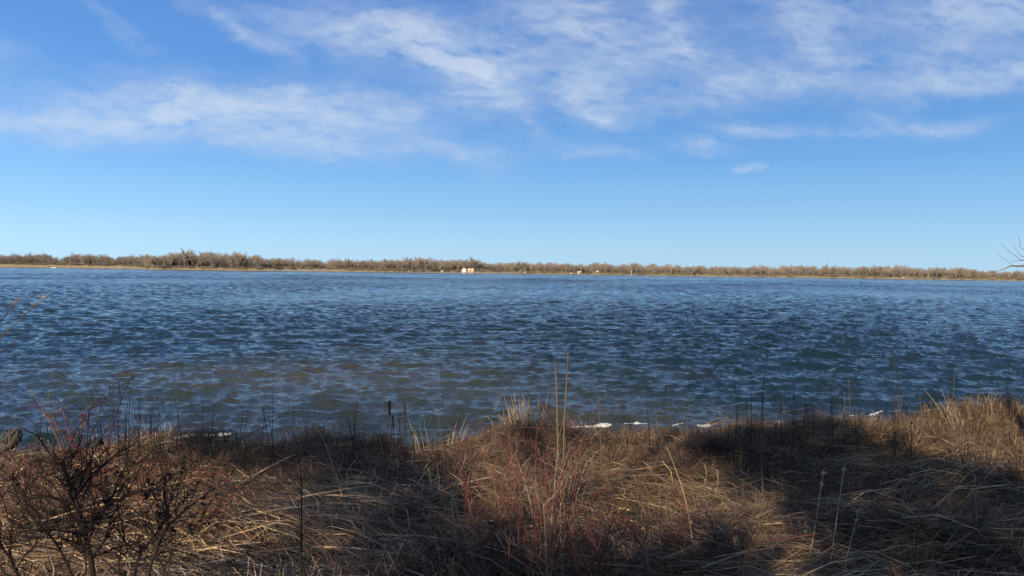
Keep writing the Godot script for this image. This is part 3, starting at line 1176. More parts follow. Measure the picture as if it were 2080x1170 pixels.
func dark_shrub() -> void:
	var r := RandomNumberGenerator.new()
	r.seed = 31
	var depth := 3.1
	var base := at_depth(205, 1170, depth)
	base.y = bank(base.x, base.z)
	var o := thing("thorn_shrub", base, "dark leafless shrub with crooked branches and dry seed clusters over the straw grass", "shrub")
	var col := Color(0.030, 0.021, 0.019)
	var seedc := Color(0.022, 0.017, 0.015)
	var stems := [
		[[[197, 1330], [189, 1170], [181, 1123], [172, 1083], [163, 1056], [154, 1010], [142, 985], [133, 962], [128, 935]], 0.021, 0.007],
		[[[154, 1010], [163, 996, 0.05], [181, 972, 0.1], [205, 948, 0.14], [232, 925, 0.2]], 0.009, 0.004],
		[[[172, 1083], [179, 1062], [194, 1048, -0.05], [221, 1023, -0.08], [248, 1014, -0.1], [269, 1003, -0.1], [300, 999, -0.12], [330, 984, -0.15]], 0.010, 0.0035],
		[[[155, 1026], [146, 1025], [115, 1012, 0.1], [77, 1011, 0.15], [33, 1014, 0.2], [-10, 1012, 0.2]], 0.0075, 0.003],
		[[[190, 1330], [146, 1170, 0.1], [115, 1106, 0.12], [92, 1079, 0.14], [67, 1052, 0.16], [42, 1025, 0.2], [28, 985, 0.2]], 0.012, 0.003],
		[[[120, 1330], [38, 1170], [23, 1137], [0, 1104], [-20, 1060]], 0.011, 0.004],
		[[[172, 1087], [142, 1081, -0.1], [96, 1075, -0.2], [55, 1078, -0.25]], 0.006, 0.0025],
		[[[262, 1330], [273, 1170, 0.1], [285, 1125, 0.12], [308, 1095, 0.12], [337, 1056, 0.15], [344, 1045, 0.16], [333, 1008, 0.2], [338, 975, 0.2]], 0.013, 0.004],
		[[[285, 1330], [302, 1170, -0.1], [315, 1123, -0.1], [331, 1083, -0.12], [365, 1047, -0.15], [402, 1016, -0.15], [436, 992, -0.2]], 0.013, 0.003],
		[[[280, 1330], [243, 1170], [245, 1120], [252, 1080, 0.1], [240, 1040, 0.1], [215, 1005, 0.15]], 0.009, 0.003],
		[[[160, 1330], [174, 1170, 0.15], [172, 1120, 0.15], [160, 1085, 0.2], [140, 1050, 0.25], [120, 1000, 0.3], [85, 965, 0.3]], 0.008, 0.003],
		[[[300, 1330], [330, 1170, 0.1], [352, 1120, 0.1], [380, 1085, 0.1], [420, 1060, 0.15]], 0.008, 0.0025],
		[[[330, 1330], [420, 1165, 0.2], [470, 1150, 0.3], [520, 1158, 0.35]], 0.006, 0.003],
	]
	var mat := bark_mat
	for q in stems:
		var pts := smooth(px_path(q[0], depth, base), 14)
		var b := Builder.new()
		var buds := Builder.new()
		b.tube(pts, q[1] * 0.58, q[2] * 0.7, 7, col)
		for w in b.v.size():
			b.v[w] += b.n[w] * 0.0035 * fine.get_noise_3d(b.v[w].x * 60.0, b.v[w].y * 25.0, b.v[w].z * 60.0)
			var sh := 1.0 + 0.9 * fine.get_noise_3d(b.v[w].x * 90.0 + 7.0, b.v[w].y * 40.0, b.v[w].z * 90.0)
			b.c[w] = Color(col.r * sh, col.g * sh, col.b * sh)
		for k in range(3, pts.size()):
			for t in 3:
				if r.randf() < 0.62:
					var d: Vector3 = (pts[k] - pts[k - 1]).normalized()
					var side := Vector3(r.randfn(0, 1), r.randf_range(-0.2, 0.9), r.randfn(0, 0.5)).normalized()
					spray(b, buds, r, pts[k], d * 0.5 + side, r.randf_range(0.10, 0.24), lerpf(q[1], q[2], k / 14.0) * 0.36, 1 if r.randf() < 0.6 else 2, col, seedc, 0.06, 0.0)
			if r.randf() < 0.22:
				var c: Vector3 = pts[k] + Vector3(r.randfn(0, 0.04), r.randfn(0.02, 0.03), r.randfn(0, 0.04))
				for w in 4:
					buds.lump(c + Vector3(r.randfn(0, 0.008), r.randfn(0, 0.008), r.randfn(0, 0.008)), Vector3.ONE * r.randf_range(0.005, 0.009), seedc, fine, 0.5, 3, 5)
				b.tube([pts[k], c], 0.0014, 0.001, 3, col)
		var st := part("branch", b.mesh(), mat, o)
		if buds.v.size() > 0:
			part("seed_clusters", buds.mesh(), mat, st).set_meta("kind", "stuff")

func red_shrub_left() -> void:
	var r := RandomNumberGenerator.new()
	r.seed = 57
	var spots := [[175, 960, 6.0, 1.0, 9, "red-stemmed wild rose with pink buds and new green leaves"], [75, 945, 6.4, 0.72, 6, "red-stemmed rose beside the grey driftwood stump"], [300, 985, 5.6, 0.6, 5, "low red-stemmed rose spreading beside the tall rose bush"], [520, 985, 5.9, 0.62, 4, "slender red-stemmed rose with one long leaning cane"],
		[250, 930, 7.0, 0.55, 7, "rusty rose thicket behind the tall rose bush"], [380, 940, 6.8, 0.5, 6, "rusty low rose below the short foam line"], [20, 1000, 5.2, 0.6, 6, "rusty rose twigs in front of the driftwood stump"], [400, 1050, 4.9, 0.42, 5, "low rusty rose on the bright straw slope"], [1290, 1120, 4.5, 0.5, 6, "sparse rusty twigs beside the red-barked thicket"], [870, 1080, 4.9, 0.4, 4, "small rusty twig clump in the shaded hollow"]]
	for q in spots:
		var base := at_depth(q[0], q[1], q[2])
		base.y = bank(base.x, base.z)
		var o := thing("wild_rose", base, q[5], "shrub")
		var top_y: float = q[3]
		for k in q[4]:
			var b := Builder.new()
			var buds := Builder.new()
			var leaf := Builder.new()
			var a := r.randf() * TAU
			var p := Vector3(cos(a), 0, sin(a)) * 0.12
			p.y = -0.03
			var tip := Vector3(r.randfn(0, 0.34), top_y * r.randf_range(0.55, 1.0), r.randfn(0, 0.22))
			var mid := p.lerp(tip, 0.5) + Vector3(0, 0.08, 0) + Vector3(r.randfn(0, 0.05), 0, r.randfn(0, 0.05))
			var pts := smooth([p, mid, tip], 8)
			var col := Color(0.125, 0.047, 0.040) if r.randf() < 0.55 else Color(0.115, 0.07, 0.052)
			b.tube(pts, 0.006, 0.0028, 5, col)
			for t in range(2, 9):
				for w in 2:
					if r.randf() < 0.5:
						var side := Vector3(r.randfn(0, 1), r.randf_range(0.0, 0.8), r.randfn(0, 0.8)).normalized()
						spray(b, buds, r, pts[t], side + Vector3(0, 0.4, 0), r.randf_range(0.09, 0.2), 0.0028, 1, col, Color(0.180, 0.036, 0.036), 0.03, 0.0052 if r.randf() < 0.35 else 0.0)
				if r.randf() < 0.5:
					for w in 3:
						var at: Vector3 = pts[t] + Vector3(r.randfn(0, 0.05), r.randfn(0.03, 0.03), r.randfn(0, 0.05))
						var d := Vector3(r.randfn(0, 0.5), r.randf_range(0.3, 1), r.randfn(0, 0.5)).normalized() * r.randf_range(0.018, 0.034)
						var sd := d.cross(Vector3(r.randf(), 0.3, r.randf())).normalized() * 0.007
						var lc := Color(0.120, 0.144, 0.042) if r.randf() < 0.5 else Color(0.240, 0.150, 0.072)
						leaf.quad(at, at + d * 0.5 + sd, at + d, at + d * 0.5 - sd, sd.cross(d).normalized(), lc)
						leaf.tube([pts[t], at], 0.001, 0.0008, 3, col)
			var st := part("cane", b.mesh(), bark_mat, o)
			if buds.v.size() > 0:
				part("buds", buds.mesh(), bark_mat, st).set_meta("kind", "stuff")
			if leaf.v.size() > 0:
				part("leaves", leaf.mesh(), straw_mat, st).set_meta("kind", "stuff")
		if q[0] == 520:
			var b := Builder.new()
			b.tube(smooth(px_path([[388, 992], [420, 955], [470, 905], [540, 865], [600, 825]], 5.9, base), 12), 0.006, 0.0022, 5, Color(0.180, 0.066, 0.048))
			part("cane", b.mesh(), bark_mat, o)

func dogwood() -> void:
	var r := RandomNumberGenerator.new()
	r.seed = 77
	var base := at_depth(1105, 1170, 4.05)
	base.y = bank(base.x, base.z)
	var o := thing("red_dogwood", base, "thicket of upright red-barked stems in front of the lit grass mound", "shrub")
	for k in 60:
		var px := r.randfn(1085, 72) if k < 46 else r.randf_range(930, 1330)
		var d := 4.05 + r.randfn(0, 0.22)
		var p := at_depth(px, 1170, d)
		p.y = bank(p.x, p.z) - 0.03
		var tall := r.randf_range(0.4, 0.92) * (1.0 if absf(px - 1080) < 110 else 0.62)
		var lean := r.randfn(0, 0.16)
		var tip := p + Vector3(lean, tall, r.randfn(0, 0.12))
		var mid := p.lerp(tip, 0.5) + Vector3(r.randfn(0, 0.03), 0.0, r.randfn(0, 0.03))
		var pts := smooth([p - base, mid - base, tip - base], 8)
		var col: Color = [Color(0.105, 0.036, 0.032), Color(0.085, 0.042, 0.035), Color(0.11, 0.068, 0.053), Color(0.19, 0.152, 0.115)][r.randi() % 4]
		var b := Builder.new()
		var buds := Builder.new()
		b.tube(pts, r.randf_range(0.004, 0.006), 0.0022, 5, col)
		for t in range(2, 9):
			for w in 2:
				if r.randf() < 0.7:
					var side := Vector3(r.randfn(0, 0.8), r.randf_range(0.2, 1.0), r.randfn(0, 0.6)).normalized()
					spray(b, buds, r, pts[t], side, r.randf_range(0.07, 0.2), 0.0021, 1 if r.randf() < 0.6 else 0, col, Color(0.09, 0.045, 0.034), 0.05, 0.0035)
		var st := part("stem", b.mesh(), bark_mat, o)
		if buds.v.size() > 0:
			part("buds", buds.mesh(), bark_mat, st).set_meta("kind", "stuff")

func stalk(called: String, path: Array, depth: float, r0: float, r1: float, col: Color, label: String, category: String, group := "", head := 0, twigs := 0) -> void:
	var r := RandomNumberGenerator.new()
	r.seed = int(path[0][0]) * 13 + int(path[0][1])
	var foot := at_depth(path[0][0], path[0][1], depth)
	var ground := bank(foot.x, foot.z)
	var pts := px_path(path, depth, Vector3.ZERO)
	if foot.y > ground:
		var d: Vector3 = (pts[0] - pts[1]).normalized()
		var reach: float = (foot.y - ground) / maxf(0.3, -d.y)
		pts.push_front(foot + d * reach + Vector3(0, -0.05, 0))
	else:
		pts[0].y = minf(pts[0].y, ground - 0.02)
	var base: Vector3 = pts[0]
	for k in pts.size():
		pts[k] -= base
	pts = smooth(pts, 12)
	var o := thing(called, base, label, category, group)
	var b := Builder.new()
	b.tube(pts, r0, r1, 5, col)
	var none := Builder.new()
	for k in twigs:
		var at := 3 + r.randi() % 9
		var d: Vector3 = (pts[at + 1] - pts[at]).normalized() if at < 12 else Vector3.UP
		spray(b, none, r, pts[at], d + Vector3(r.randfn(0, 0.7), 0.2, r.randfn(0, 0.4)), r.randf_range(0.06, 0.18), r1 * 0.9, 0, col, col, 0.05, 0.0)
	part("stem", b.mesh(), bark_mat, o)
	if head == 1:                      # a feathery grass head
		var h := Builder.new()
		var fs := clampf(depth / 4.4, 0.5, 1.0)
		for k in 34:
			var t := r.randf_range(0.80, 1.0)
			var p: Vector3 = pts[int(t * 12)]
			var d := Vector3(r.randfn(0, 0.35), r.randf_range(0.3, 1.0), r.randfn(0, 0.35)).normalized()
			h.ribbon([p, p + d * 0.016 * fs, p + d * fs * r.randf_range(0.018, 0.04) + Vector3(0.006, -0.008, 0) * fs], 0.0035 * fs, Vector3(1, 0.2, r.randf()), col * r.randf_range(0.9, 1.3))
		part("seed_head", h.mesh(), straw_mat, o)
	elif head == 2:                    # a cattail's cylinder
		var h := Builder.new()
		var top: Vector3 = pts[12]
		var under: Vector3 = pts[9]
		var dir := (top - under).normalized()
		h.tube([top - dir * 0.17, top - dir * 0.16, top - dir * 0.09, top - dir * 0.02, top - dir * 0.01], 0.004, 0.011, 7, Color(0.030, 0.021, 0.017))
		h.tube([top - dir * 0.165, top - dir * 0.155, top - dir * 0.02, top - dir * 0.012], 0.013, 0.010, 7, Color(0.027, 0.019, 0.015))
		part("seed_head", h.mesh(), bark_mat, o)

func reed_clump(px: float, py: float, depth: float, n: int, tall: float, lean: float, wide: float, label: String) -> void:
	var r := RandomNumberGenerator.new()
	r.seed = int(px) * 7
	var base := at_depth(px, py, depth)
	base.y = bank(base.x, base.z)
	var o := thing("reed_clump", base, label, "reeds", "dead reed clumps along the bank edge")
	for k in n:
		var b := Builder.new()
		var p := Vector3(r.randfn(0, wide), -0.05, r.randfn(0, 0.08))
		var h := tall * r.randf_range(0.45, 1.05)
		var l := Vector3(lean * h + r.randfn(0, 0.07), 0, r.randfn(0, 0.06))
		var pts := [p, p + Vector3(0, h * 0.35, 0) + l * 0.25, p + Vector3(0, h * 0.7, 0) + l * 0.6, p + Vector3(0, h, 0) + l]
		if r.randf() < 0.35:           # broken over
			pts.append(p + Vector3(r.randfn(0, 0.12), h * r.randf_range(0.5, 0.85), 0.05) + l * 1.2)
		var g := r.randf_range(0.75, 1.15)
		b.ribbon(pts, r.randf_range(0.006, 0.014), Vector3(1, 0, r.randfn(0, 0.5)).normalized(), Color(0.19 * g, 0.154 * g, 0.11 * g), 0.35)
		part("leaf", b.mesh(), straw_mat, o)

func driftwood() -> void:
	var base := at_depth(14, 880, 8.3)
	base.y = bank(base.x, base.z)
	var o := thing("driftwood_stump", base, "grey splintered driftwood stump with roots at the bank edge", "driftwood")
	o.scale = Vector3.ONE * 0.95
	o.position.y += 0.14
	var r := RandomNumberGenerator.new()
	r.seed = 12
	var grey := Color(0.051, 0.046, 0.041)
	var nz := noise(1.4, 8, 4)
	var rough := func(pts: Array, r0: float, r1: float) -> Mesh:
		var b := Builder.new()
		b.tube(smooth(pts, 16), r0, r1, 11, grey)
		for k in b.v.size():
			var d := nz.get_noise_3d(b.v[k].x * 9.0, b.v[k].y * 2.5, b.v[k].z * 9.0)
			b.v[k] += b.n[k] * d * 0.05
			b.c[k] = grey * (0.9 + 0.8 * d)
		return b.mesh()
	part("trunk", rough.call([Vector3(-0.6, 0.02, 0.05), Vector3(-0.25, 0.14, 0), Vector3(0.0, 0.22, 0), Vector3(0.09, 0.32, 0), Vector3(0.13, 0.40, 0)], 0.085, 0.02), bark_mat, o)
	part("root", rough.call([Vector3(0.0, 0.20, 0), Vector3(0.02, 0.32, 0.04), Vector3(-0.03, 0.43, 0.03)], 0.035, 0.004), bark_mat, o)
	part("root", rough.call([Vector3(-0.1, 0.12, 0.05), Vector3(0.18, 0.05, 0.14), Vector3(0.42, 0.0, 0.2)], 0.05, 0.006), bark_mat, o)
	part("root", rough.call([Vector3(-0.3, 0.1, 0.0), Vector3(-0.34, 0.26, 0.1), Vector3(-0.5, 0.32, 0.1)], 0.05, 0.006), bark_mat, o)
	for k in 22:
		var b := Builder.new()
		var p := Vector3(r.randfn(0.06, 0.05), r.randf_range(0.22, 0.36), r.randfn(0.0, 0.03))
		b.tube([p, p + Vector3(r.randfn(0.03, 0.04), r.randf_range(0.08, 0.17), r.randfn(0, 0.02))], 0.013, 0.003, 4, grey * r.randf_range(0.7, 1.6))
		part("splinter", b.mesh(), bark_mat, o)

func foam(called: String, path: Array, wide: float, tall: float, gaps: float, label: String) -> void:
	# a frothy sheet heaped along a line on the water, broken where the froth thins out
	var big := noise(2.2, 44, 3)
	var froth := noise(14.0, 45, 4)
	var line := []
	for q in path:
		var d := ray(q[0], q[1])
		line.append(EYE + d * (EYE.y / -d.y))
	var long := 0.0
	for k in line.size() - 1:
		long += line[k].distance_to(line[k + 1])
	var nu := clampi(int(long / 0.018), 40, 420)
	var nv := 22
	line = smooth(line, nu)
	var b := Builder.new()
	for a in nu + 1:
		var u := float(a) / nu
		var along: Vector3 = (line[mini(a + 1, nu)] - line[maxi(a - 1, 0)]).normalized()
		var across := Vector3(-along.z, 0, along.x)
		for q in nv + 1:
			var w := 2.0 * q / nv - 1.0
			var p: Vector3 = line[a] + across * w * wide
			p += across * 0.35 * wide * big.get_noise_1d(u * long * 0.5)
			var k := 0.55 + 1.1 * big.get_noise_2d(p.x, p.z) - gaps
			var h := tall * (pow(sin(PI * u), 0.4) * (1.0 - w * w) * (k + 0.25)) - 0.012 + (k - 0.4) * 0.02 - 0.05 * w * w
			h += (0.012 + 0.12 * tall) * froth.get_noise_3d(p.x, h * 4.0, p.z)
			p.y = wave_height(p.x, p.z) + h
			b.v.append(p)
			b.n.append(Vector3.UP)
			b.c.append(Color(0.36, 0.37, 0.375))
	for a in nu:
		for q in nv:
			var k := a * (nv + 1) + q
			b.tri(k, k + 1, k + nv + 1, Vector3.UP)
			b.tri(k + 1, k + nv + 2, k + nv + 1, Vector3.UP)
	for a in nu + 1:
		for q in nv + 1:
			var k := a * (nv + 1) + q
			var e0 := b.v[mini(a + 1, nu) * (nv + 1) + q] - b.v[maxi(a - 1, 0) * (nv + 1) + q]
			var e1 := b.v[a * (nv + 1) + mini(q + 1, nv)] - b.v[a * (nv + 1) + maxi(q - 1, 0)]
			var nn := e0.cross(e1).normalized()
			b.n[k] = nn if nn.y > 0.0 else -nn
	var o := part(numbered(called), b.mesh(), plain(0.7, 0.3, 0.3), self)
	o.set_meta("kind", "stuff")
	tag(o, label, "foam")

func build_near() -> void:
	straw_mat = plain(0.75, 0.3, 0.25)
	bark_mat = plain(0.85, 0.25)
	build_grass()
	driftwood()
	dark_shrub()
	red_shrub_left()
	dogwood()
	build_stalks()
	build_foam()
	build_shade_trees()

func build_foam() -> void:
	foam("shore_foam", [[1100, 863], [1150, 867], [1220, 870], [1290, 865], [1350, 864], [1400, 862], [1450, 863]], 0.10, 0.028, 0.16, "white foam of a wave breaking at the bank")
	foam("shore_foam", [[1560, 854], [1660, 848], [1760, 842], [1900, 836]], 0.08, 0.016, 0.2, "white foam line behind the reeds of the bank edge")
	foam("shore_foam", [[350, 886], [400, 884], [470, 882]], 0.07, 0.014, 0.12, "short white foam line behind the wild roses")

func build_stalks() -> void:
	var dark := Color(0.028, 0.022, 0.018)
	var brown := Color(0.087, 0.059, 0.041)
	var pale := Color(0.294, 0.231, 0.150)
	# the forked sapling
	var base := at_depth(1155, 1170, 4.35)
	base.y = bank(base.x, base.z) - 0.04
	var o := thing("forked_sapling", base, "tall grey-brown sapling forking into two straight upright stems", "sapling")
	var t := Builder.new()
	t.tube(smooth([Vector3.ZERO] + px_path([[1152, 1130], [1149, 1070], [1143, 1000], [1138, 965]], 4.35, base), 12), 0.011, 0.0085, 6, Color(0.103, 0.078, 0.056))
	part("trunk", t.mesh(), bark_mat, o)
	var l := Builder.new()
	l.tube(smooth(px_path([[1138, 967], [1134, 930], [1132, 850], [1130, 780], [1127, 733]], 4.35, base), 12), 0.0075, 0.004, 5, Color(0.094, 0.072, 0.054))
	part("stem", l.mesh(), bark_mat, o)
	var rr := Builder.new()
	rr.tube(smooth(px_path([[1140, 975], [1144, 945], [1146, 860], [1150, 790], [1154, 714]], 4.35, base), 12), 0.0065, 0.003, 5, Color(0.094, 0.072, 0.054))
	part("stem", rr.mesh(), bark_mat, o)
	# stalks that can be followed one by one
	stalk("tall_stem", [[1553, 1086], [1547, 951], [1549, 807], [1555, 750], [1562, 690]], 6.6, 0.006, 0.002, brown, "tall dark thorny stem rising well above the others at the bank edge", "stem", "", 0, 9)
	stalk("tall_stem", [[1851, 935], [1850, 862], [1826, 786], [1809, 701]], 8.2, 0.006, 0.002, dark, "thin dark stem bent sideways near the slanting reed clump", "stem", "", 0, 5)
	stalk("tall_stem", [[612, 1170], [612, 1073], [612, 980], [606, 930]], 3.9, 0.007, 0.002, dark, "dark upright sapling stem with short side twigs on the straw slope", "stem", "", 0, 16)
	stalk("tall_stem", [[905, 940], [903, 850], [898, 790], [893, 735]], 7.4, 0.004, 0.0016, dark, "single dark wiry stem above the sandy clods", "stem")
	stalk("tall_stem", [[553, 905], [554, 830], [555, 735]], 7.6, 0.004, 0.0015, dark, "dark wiry stem standing behind the shaded tufts", "stem")
	stalk("tall_stem", [[1526, 860], [1527, 810], [1529, 760]], 9.0, 0.005, 0.002, dark, "short dark stem beside the tall thorny stem", "stem", "", 0, 4)
	stalk("grass_stalk", [[1640, 1170], [1660, 1040], [1674, 951]], 4.4, 0.004, 0.002, pale, "pale grass stalk with a drooping head, beside the tallest one", "grass stalk", "", 1)
	stalk("grass_stalk", [[1684, 1170], [1700, 1050], [1716, 938]], 4.4, 0.004, 0.002, pale, "tallest pale grass stalk with a feathery head over dark grass", "grass stalk", "", 1)
	stalk("grass_stalk", [[1712, 1170], [1728, 1100], [1746, 1031]], 4.3, 0.004, 0.002, pale, "shorter pale grass stalk with a thick head", "grass stalk", "", 1)
	stalk("grass_stalk", [[1420, 1170], [1405, 1085], [1390, 1006], [1365, 934], [1352, 905]], 4.5, 0.0034, 0.0016, pale, "single long pale stalk leaning across the lit mound", "grass stalk")
	stalk("grass_stalk", [[1500, 1170], [1497, 1130], [1491, 1094]], 4.3, 0.0035, 0.002, pale, "short pale stalk with a ragged tip", "grass stalk", "", 1)
	stalk("grass_stalk", [[690, 990], [664, 911], [645, 870], [637, 850]], 6.6, 0.005, 0.002, pale, "bent pale stalk arching over the shaded tufts", "grass stalk", "", 1)
	stalk("grass_stalk", [[940, 1170], [922, 1060], [918, 1010], [935, 960], [948, 920]], 4.3, 0.004, 0.002, Color(0.262, 0.225, 0.181), "pale grey forked twig at the red thicket's side", "grass stalk", "", 0, 6)
	stalk("reed_stalk", [[-60, 745], [0, 688], [50, 640], [100, 596]], 2.6, 0.0028, 0.0012, Color(0.262, 0.212, 0.162), "long pale reed leaning over the water, the longer of two", "reed", "", 1)
	stalk("reed_stalk", [[-60, 725], [0, 655], [20, 628], [40, 606]], 2.7, 0.003, 0.0014, Color(0.262, 0.212, 0.162), "shorter pale reed leaning over the water", "reed", "", 1)
	for q in [[[793, 905], [795, 870], [789, 815]], [[800, 905], [799, 870], [797, 842]], [[826, 905], [824, 870], [822, 818]], [[784, 905], [788, 865], [793, 812]]]:
		stalk("cattail", q, 9.3, 0.0045, 0.003, dark, "dark cattail with a brown cylinder head at the shaded bank edge", "cattail", "cattails at the bank edge", 2)
	reed_clump(1068, 880, 9.6, 44, 0.54, -0.02, 0.12, "large clump of straw-coloured broken reeds above the sandy clods")
	reed_clump(1040, 880, 9.5, 14, 0.46, -0.05, 0.07, "smaller frayed reed clump leaning on the large one")
	reed_clump(862, 885, 9.5, 13, 0.70, -0.16, 0.03, "narrow bundle of pale reed leaves leaning beside the cattails")
	reed_clump(918, 885, 9.6, 13, 0.68, 0.22, 0.03, "narrow bundle of reed leaves leaning away from the cattails")
	reed_clump(1955, 862, 10.6, 20, 0.66, -0.35, 0.10, "tall slanting reed clump at the far end of the bank edge")
	reed_clump(2000, 858, 10.8, 16, 0.45, 0.1, 0.16, "low ragged reed clump beside the slanting one")
	reed_clump(1700, 868, 10.4, 12, 0.50, 0.05, 0.10, "sparse upright reed clump in the bank edge scrub")
	reed_clump(1790, 865, 10.4, 14, 0.42, 0.06, 0.16, "sparse frayed reed clump in the bank edge scrub")
	reed_clump(1180, 885, 9.6, 5, 0.42, 0.1, 0.10, "few thin reed leaves beyond the forked sapling")
	# the many thin weed stalks along the edge
	var r := RandomNumberGenerator.new()
	r.seed = 99
	for k in 150:
		var px := r.randf_range(180, 900) if k < 66 else (r.randf_range(1480, 2060) if k < 134 else r.randf_range(900, 1480))
		var edge := lerpf(905, 860, px / 2080.0) + r.randf_range(0, 30)
		var tall := r.randf_range(45, 125) * (0.85 if px < 900 else 0.95)
		var lean := r.randfn(0, 9)
		var depth := crest_at((px - HALF_W) / FOCAL * 10.0) - r.randf_range(0.1, 2.2)
		stalk("weed_stalk", [[px, edge], [px + lean * 0.4, edge - tall * 0.5], [px + lean, edge - tall]], depth, r.randf_range(0.0035, 0.0055), 0.0022, dark if r.randf() < 0.65 else brown, "thin dry weed stalk standing along the edge of the bank", "weed", "thin weed stalks along the bank edge", 0, r.randi() % 4)
	# loose pale stems lying and leaning in the grass
	for k in 40:
		var px := r.randf_range(60, 2060)
		var py := r.randf_range(940, 1150)
		var p := on_bank(px, py)
		var a := r.randf_range(-0.6, 0.6) + (PI if r.randf() < 0.5 else 0.0)
		var lg := r.randf_range(0.35, 0.8)
		var e := p + Vector3(cos(a) * lg, 0, sin(a) * lg * 0.6)
		e.y = bank(e.x, e.z) + r.randf_range(0.05, 0.25)
		var s := thing("fallen_stem", p + Vector3(0, 0.03, 0), "loose pale straw stem lying across the matted grass", "stem", "loose straw stems on the bank")
		var b := Builder.new()
		var d := e - p
		b.tube(smooth([Vector3.ZERO, d * 0.5 + Vector3(0, 0.06, r.randfn(0, 0.03)), d], 8), 0.0042, 0.002, 4, pale * r.randf_range(0.8, 1.15))
		part("stem", b.mesh(), bark_mat, s)

func clump(b: Builder, r: RandomNumberGenerator, at: Vector3, size: float, n: int) -> void:
	for k in n:
		var d := Vector3(r.randfn(0, 1), r.randfn(0, 0.8), r.randfn(0, 1)).normalized()
		var p := at + d * size * pow(r.randf(), 0.45)
		var e := (d + Vector3(r.randfn(0, 0.6), r.randfn(0.2, 0.4), r.randfn(0, 0.6))).normalized() * r.randf_range(0.08, 0.18)
		var g := r.randf_range(0.6, 1.3)
		b.ribbon([p, p + e * 0.5, p + e], 0.06, Vector3(r.randfn(0, 1), r.randfn(0, 1), r.randfn(0, 1)).normalized(), Color(0.04 * g, 0.062 * g, 0.036 * g))

func shade_pine(foot: Vector3, top: Vector3, clumps: Array, label: String) -> void:
	# a pine that stands behind the photographer and shades the bank
	var r := RandomNumberGenerator.new()
	r.seed = int(absf(foot.x) * 100.0)
	foot.y = bank(foot.x, foot.z) - 0.1
	var o := thing("pine_tree", foot, label, "pine tree")
	var t := Builder.new()
	var mid := (foot + top) * 0.5 + Vector3(0.15, 0, 0)
	var line := smooth([Vector3.ZERO, mid - foot, top - foot], 14)
	t.tube(line, 0.13, 0.03, 8, Color(0.12, 0.085, 0.06))
	part("trunk", t.mesh(), bark_mat, o)
	for q in clumps:
		var c := Vector3(q[0], q[1], q[2]) - foot
		var near := 0
		for k in line.size():
			if line[k].y < c.y - 0.2:
				near = k
		var b := Builder.new()
		var root: Vector3 = line[near]
		b.tube([root, root.lerp(c, 0.5) + Vector3(0, 0.1, 0), c], 0.035, 0.012, 5, Color(0.11, 0.08, 0.06))
		clump(b, r, c, q[3], int(1500.0 * q[3] * q[3] + 120.0))
		part("bough", b.mesh(), bark_mat, o)

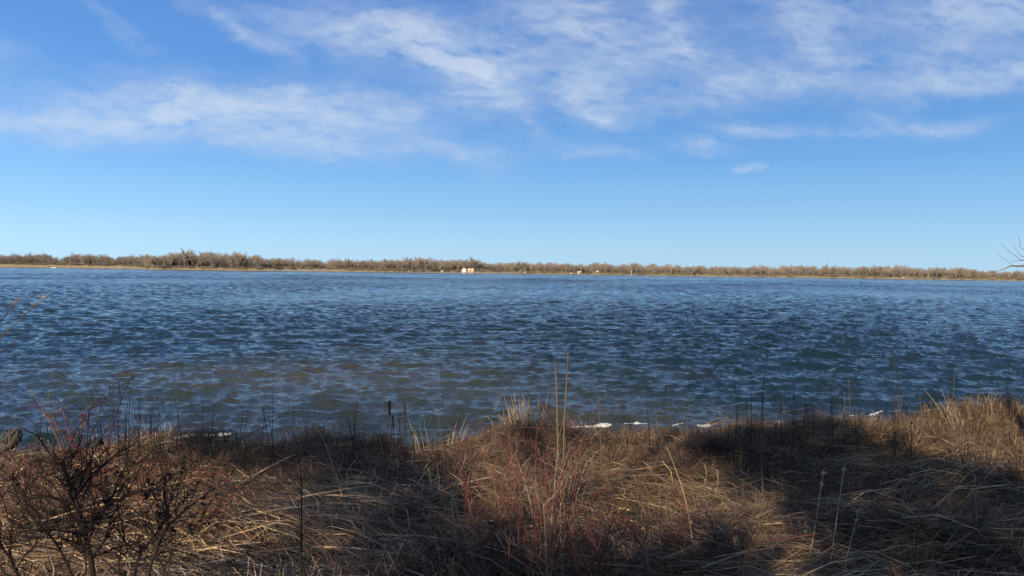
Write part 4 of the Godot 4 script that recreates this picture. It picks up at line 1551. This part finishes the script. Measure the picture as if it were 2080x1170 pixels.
func build_shade_trees() -> void:
	shade_pine(Vector3(-5.6, 0, 5.2), Vector3(-8.4, 8.4, 5.0), [[-9.2, 7.75, 5.0, 0.5], [-8.5, 7.9, 5.1, 0.65], [-7.7, 7.75, 4.9, 0.65], [-7.2, 7.15, 5.0, 0.5], [-6.6, 7.05, 5.1, 0.45], [-6.0, 6.75, 5.0, 0.45], [-5.4, 6.45, 4.9, 0.4], [-4.9, 6.2, 5.0, 0.3], [-4.3, 5.95, 5.1, 0.28], [-6.9, 4.6, 5.0, 0.6], [-5.0, 4.6, 5.2, 0.6], [-6.0, 5.0, 5.2, 0.4]],
		"leaning pine behind the viewpoint that shades the cattails")
	shade_pine(Vector3(-2.0, 0, 5.3), Vector3(-1.9, 8.7, 5.0), [[-3.3, 7.75, 5.0, 0.35], [-2.7, 7.5, 5.1, 0.5], [-2.0, 7.9, 4.9, 0.5], [-1.4, 7.5, 5.0, 0.55], [-0.9, 7.2, 5.2, 0.4], [-2.4, 7.0, 5.0, 0.5], [-1.7, 6.8, 4.8, 0.6], [-1.0, 6.5, 5.0, 0.55], [-2.0, 6.3, 5.1, 0.35], [-1.5, 5.9, 5.0, 0.6], [-2.7, 5.6, 5.0, 0.45], [-3.4, 5.5, 5.1, 0.4], [-0.6, 5.8, 5.0, 0.6], [-2.2, 5.2, 5.0, 0.6], [-1.0, 5.0, 5.0, 0.7], [-3.2, 4.8, 5.0, 0.6], [-0.1, 5.2, 5.0, 0.6], [-0.3, 6.35, 5.0, 0.45], [0.1, 5.9, 5.1, 0.5], [-3.75, 5.6, 5.0, 0.32], [-2.9, 8.0, 5.0, 0.35], [-2.3, 7.45, 4.9, 0.45]],
		"upright pine behind the viewpoint that shades the tall grass stalks")
	# a bare tree between the pines: its limbs streak the lit middle of the bank
	var stand := Vector3(-4.5, 0, 6.2)
	stand.y = bank(stand.x, stand.z) - 0.1
	var bt := thing("bare_shade_tree", stand, "bare branching tree between two pines behind the viewpoint", "tree")
	var tr := Builder.new()
	var brk := Color(0.10, 0.085, 0.07)
	var spine := smooth([Vector3.ZERO, Vector3(0.1, 3.0, 0), Vector3(-0.1, 5.6, 0), Vector3(0.25, 8.6, 0)], 14)
	tr.tube(spine, 0.15, 0.05, 8, brk)
	part("trunk", tr.mesh(), bark_mat, bt)
	var rb := RandomNumberGenerator.new()
	rb.seed = 15
	for k in 11:
		var br2 := Builder.new()
		var no_buds := Builder.new()
		var at: int = 5 + k % 9
		var sgn := 1.0 if k % 2 == 0 else -1.0
		spray(br2, no_buds, rb, spine[at], Vector3(sgn * rb.randf_range(0.5, 1.1), 0.5, rb.randfn(0, 0.4)), rb.randf_range(1.3, 2.2), 0.042, 3, brk, brk, 0.03, 0.0)
		part("branch", br2.mesh(), bark_mat, bt)
	# the tree whose twig tips hang in at the side
	var foot := at_depth(2520, 900, 5.0)
	foot.y = bank(foot.x, foot.z) - 0.1
	var o := thing("bare_lakeside_tree", foot, "bare tree beside the bank with thin twig tips against the sky", "tree")
	var col := Color(0.10, 0.085, 0.075)
	var t := Builder.new()
	t.tube(smooth([Vector3.ZERO] + px_path([[2510, 700], [2520, 400], [2500, 0], [2530, -500]], 5.0, foot), 14), 0.09, 0.03, 8, col)
	part("trunk", t.mesh(), bark_mat, o)
	var b := Builder.new()
	b.tube(smooth(px_path([[2514, 450], [2300, 470], [2160, 522], [2080, 540], [2055, 540], [2041, 546], [2019, 553]], 5.0, foot), 18), 0.012, 0.0012, 5, col)
	b.tube(smooth(px_path([[2055, 539], [2041, 527], [2026, 517]], 5.0, foot), 6), 0.0018, 0.0011, 4, col)
	b.tube(smooth(px_path([[2160, 522], [2080, 529], [2066, 522], [2047, 508], [2033, 495]], 5.0, foot), 10), 0.003, 0.0011, 4, col)
	b.tube(smooth(px_path([[2080, 529], [2066, 530], [2052, 532]], 5.0, foot), 5), 0.0017, 0.001, 4, col)
	b.tube(smooth(px_path([[2160, 540], [2080, 522], [2068, 511], [2058, 499]], 5.0, foot), 8), 0.0026, 0.0011, 4, col)
	b.tube(smooth(px_path([[2180, 545], [2080, 507], [2073, 494], [2068, 480]], 5.0, foot), 8), 0.0026, 0.0011, 4, col)
	part("branch", b.mesh(), bark_mat, o)
	var r := RandomNumberGenerator.new()
	r.seed = 3
	for k in 9:
		var br := Builder.new()
		var none := Builder.new()
		var from := at_depth(2515, r.randf_range(-400, 420), 5.0) - foot
		spray(br, none, r, from, Vector3(r.randf_range(0.2, 1.0), 0.5, r.randfn(0, 0.7)), r.randf_range(0.8, 1.4), 0.014, 3, col, col, 0.05, 0.0)
		part("branch", br.mesh(), bark_mat, o)
